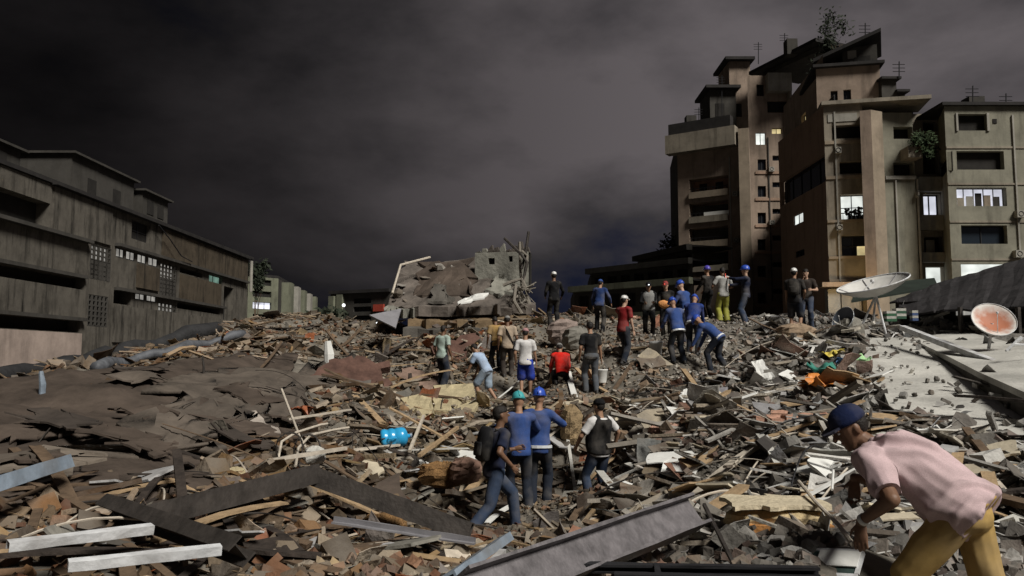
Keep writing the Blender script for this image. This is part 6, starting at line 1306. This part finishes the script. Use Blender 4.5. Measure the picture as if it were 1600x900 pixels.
# ------------------------------------------------------------------ loose long pieces that belong to the mound: planks, rebar
def longs(name, N, m, box, Lr, wr_, seed, flat=True, rebar=False):
    r = random.Random(seed)
    for k in range(N):
        px = r.uniform(box[0], box[2]); py = r.uniform(box[1], box[3]); h_ = hit(px, py); d_ = h_.y; L = r.uniform(*Lr)*(.55+.06*d_); a = r.uniform(0, math.pi); dx, dy = math.cos(a)*L/2, math.sin(a)*L/2
        if any((h_.x-q[0])**2+(h_.y-q[1])**2 < q[2]**2 for q in KEEP_OUT): continue
        p0 = Vector((h_.x-dx, h_.y-dy, 0)); p1 = Vector((h_.x+dx, h_.y+dy, 0))
        if p0.y < 3.4 or p1.y < 3.4: continue
        p0.z = tz(p0.x, p0.y)+.05+r.uniform(0, .06); p1.z = tz(p1.x, p1.y)+.05+(r.uniform(0, .5)*L*.5 if r.random() < .4 else r.uniform(0, .06))
        if rebar:
            md = p0.lerp(p1, .5)+Vector((r.uniform(-.1, .1), r.uniform(-.1, .1), r.uniform(.05, .3)))*L; md.z = max(md.z, tz(md.x, md.y)+.04); b = MB(); pts_ = []
            for i in range(9): t = i/8; pts_.append(p0*(1-t)**2+md*2*t*(1-t)+p1*t*t)
            b.v = []; b.tube([q-p0 for q in pts_], r.uniform(*wr_), 5); o = b.build(name, m if not isinstance(m, list) else r.choice(m), mound, p0)
        else:
            b = MB(); B = basis(p1-p0); w = r.uniform(*wr_); t = w*r.uniform(.12, .4); n = 5; vs_ = []; LL = (p1-p0).length; be = r.uniform(-.04, .04)*LL
            for i in range(n):
                y = LL*i/(n-1); o_ = be*math.sin(math.pi*i/(n-1))
                for x, z_ in ((-w/2, -t/2), (w/2, -t/2), (w/2, t/2), (-w/2, t/2)): vs_.append(B @ Vector((x*(1+r.uniform(-.06, .06)), y+(r.uniform(-.05, .05) if i in (0, n-1) else 0), z_+o_)))
            fs = [(i*4+k2, i*4+(k2+1) % 4, (i+1)*4+(k2+1) % 4, (i+1)*4+k2) for i in range(n-1) for k2 in range(4)]+[(3, 2, 1, 0), tuple(4*(n-1)+i for i in range(4))]
            b.add(vs_, fs); o = b.build(name, m if not isinstance(m, list) else r.choice(m), mound, p0)
M_char = mat('charred_timber', (.035, .027, .022), .85, .5, 8, .3)
longs('plank', 60, [M_woodd, M_char, M_char, M_woodd, M_wood], (0, 690, 720, 895), (.6, 1.6), (.03, .10), 1)
longs('plank', 70, [M_woodd, M_wood, M_rope, M_white, M_conc_l], (560, 530, 1340, 860), (.5, 1.4), (.04, .14), 2)
longs('plank', 26, [M_woodd, M_wood, M_rope, M_char], (1360, 660, 1600, 860), (.5, 1.3), (.04, .12), 3)
longs('plank', 24, [M_woodd, M_char], (380, 500, 640, 660), (.6, 1.5), (.05, .14), 4)
longs('rebar', 40, [M_steeld, M_rope, M_steeld], (380, 540, 1340, 880), (.5, 1.5), (.006, .012), 5, rebar=True)
longs('rebar', 14, [M_steeld, M_rope], (0, 640, 500, 880), (.6, 1.5), (.006, .011), 6, rebar=True)
longs('cable', 16, [M_black, M_rope], (500, 600, 1500, 880), (.6, 1.6), (.006, .012), 7, rebar=True)

def boards(N, box, sz, mats, seed):
    r = random.Random(seed)
    for k in range(N):
        h_ = hit(r.uniform(box[0], box[2]), r.uniform(box[1], box[3])); w_ = r.uniform(*sz)*(.6+.035*h_.y); l_ = w_*r.uniform(.4, .9)
        if any((h_.x-q[0])**2+(h_.y-q[1])**2 < (q[2]+.3)**2 for q in KEEP_OUT) or inpoly(np.array([h_.x]), np.array([h_.y]), SLABPOLY)[0]: continue
        if any(abs(h_.x-kx*(h_.y/ky)) < .5 and -2.5 < h_.y-ky < .4 for kx, ky in PEOPLE_AT): continue
        Rt = Matrix.Rotation(r.uniform(0, 6.28), 3, 'Z') @ Matrix.Rotation(r.gauss(0, .28), 3, 'X') @ Matrix.Rotation(r.gauss(0, .2), 3, 'Y')
        cs = [Vector((x_*w_, y_*l_, 0)) for x_, y_ in ((-.5, -.5), (.5, -.5), (.5, .5), (-.5, .5))]; b = sheet(cs, 4, 3, r.uniform(.012, .03), .02*w_, r.choice((.03, .1, .35)), None, 300+k); b.v = [tuple(Rt @ Vector(v)) for v in b.v]
        b.build('board', r.choice(mats), mound, (h_.x, h_.y, h_.z+.06+.1*r.random()))
M_cream = mat('cream_board', (.50, .44, .33), .9, .2, 4, .2); M_gboard = mat('grey_plaster_board', (.34, .335, .33), .9, .25, 4, .2)
boards(75, (980, 545, 1460, 830), (.25, .65), [M_white, M_gboard, M_cream, M_conc_l, M_white, M_wood], 21)
boards(40, (560, 600, 980, 800), (.25, .6), [M_gboard, M_cream, M_roofbr, M_wood, M_conc, M_white], 22)
boards(22, (1380, 690, 1600, 850), (.2, .55), [M_gboard, M_cream, M_conc_l, M_wood], 23)
boards(40, (0, 740, 700, 890), (.25, .6), [M_roofbr, M_woodd, M_conc, M_conc_d, M_char, M_gboard], 24)
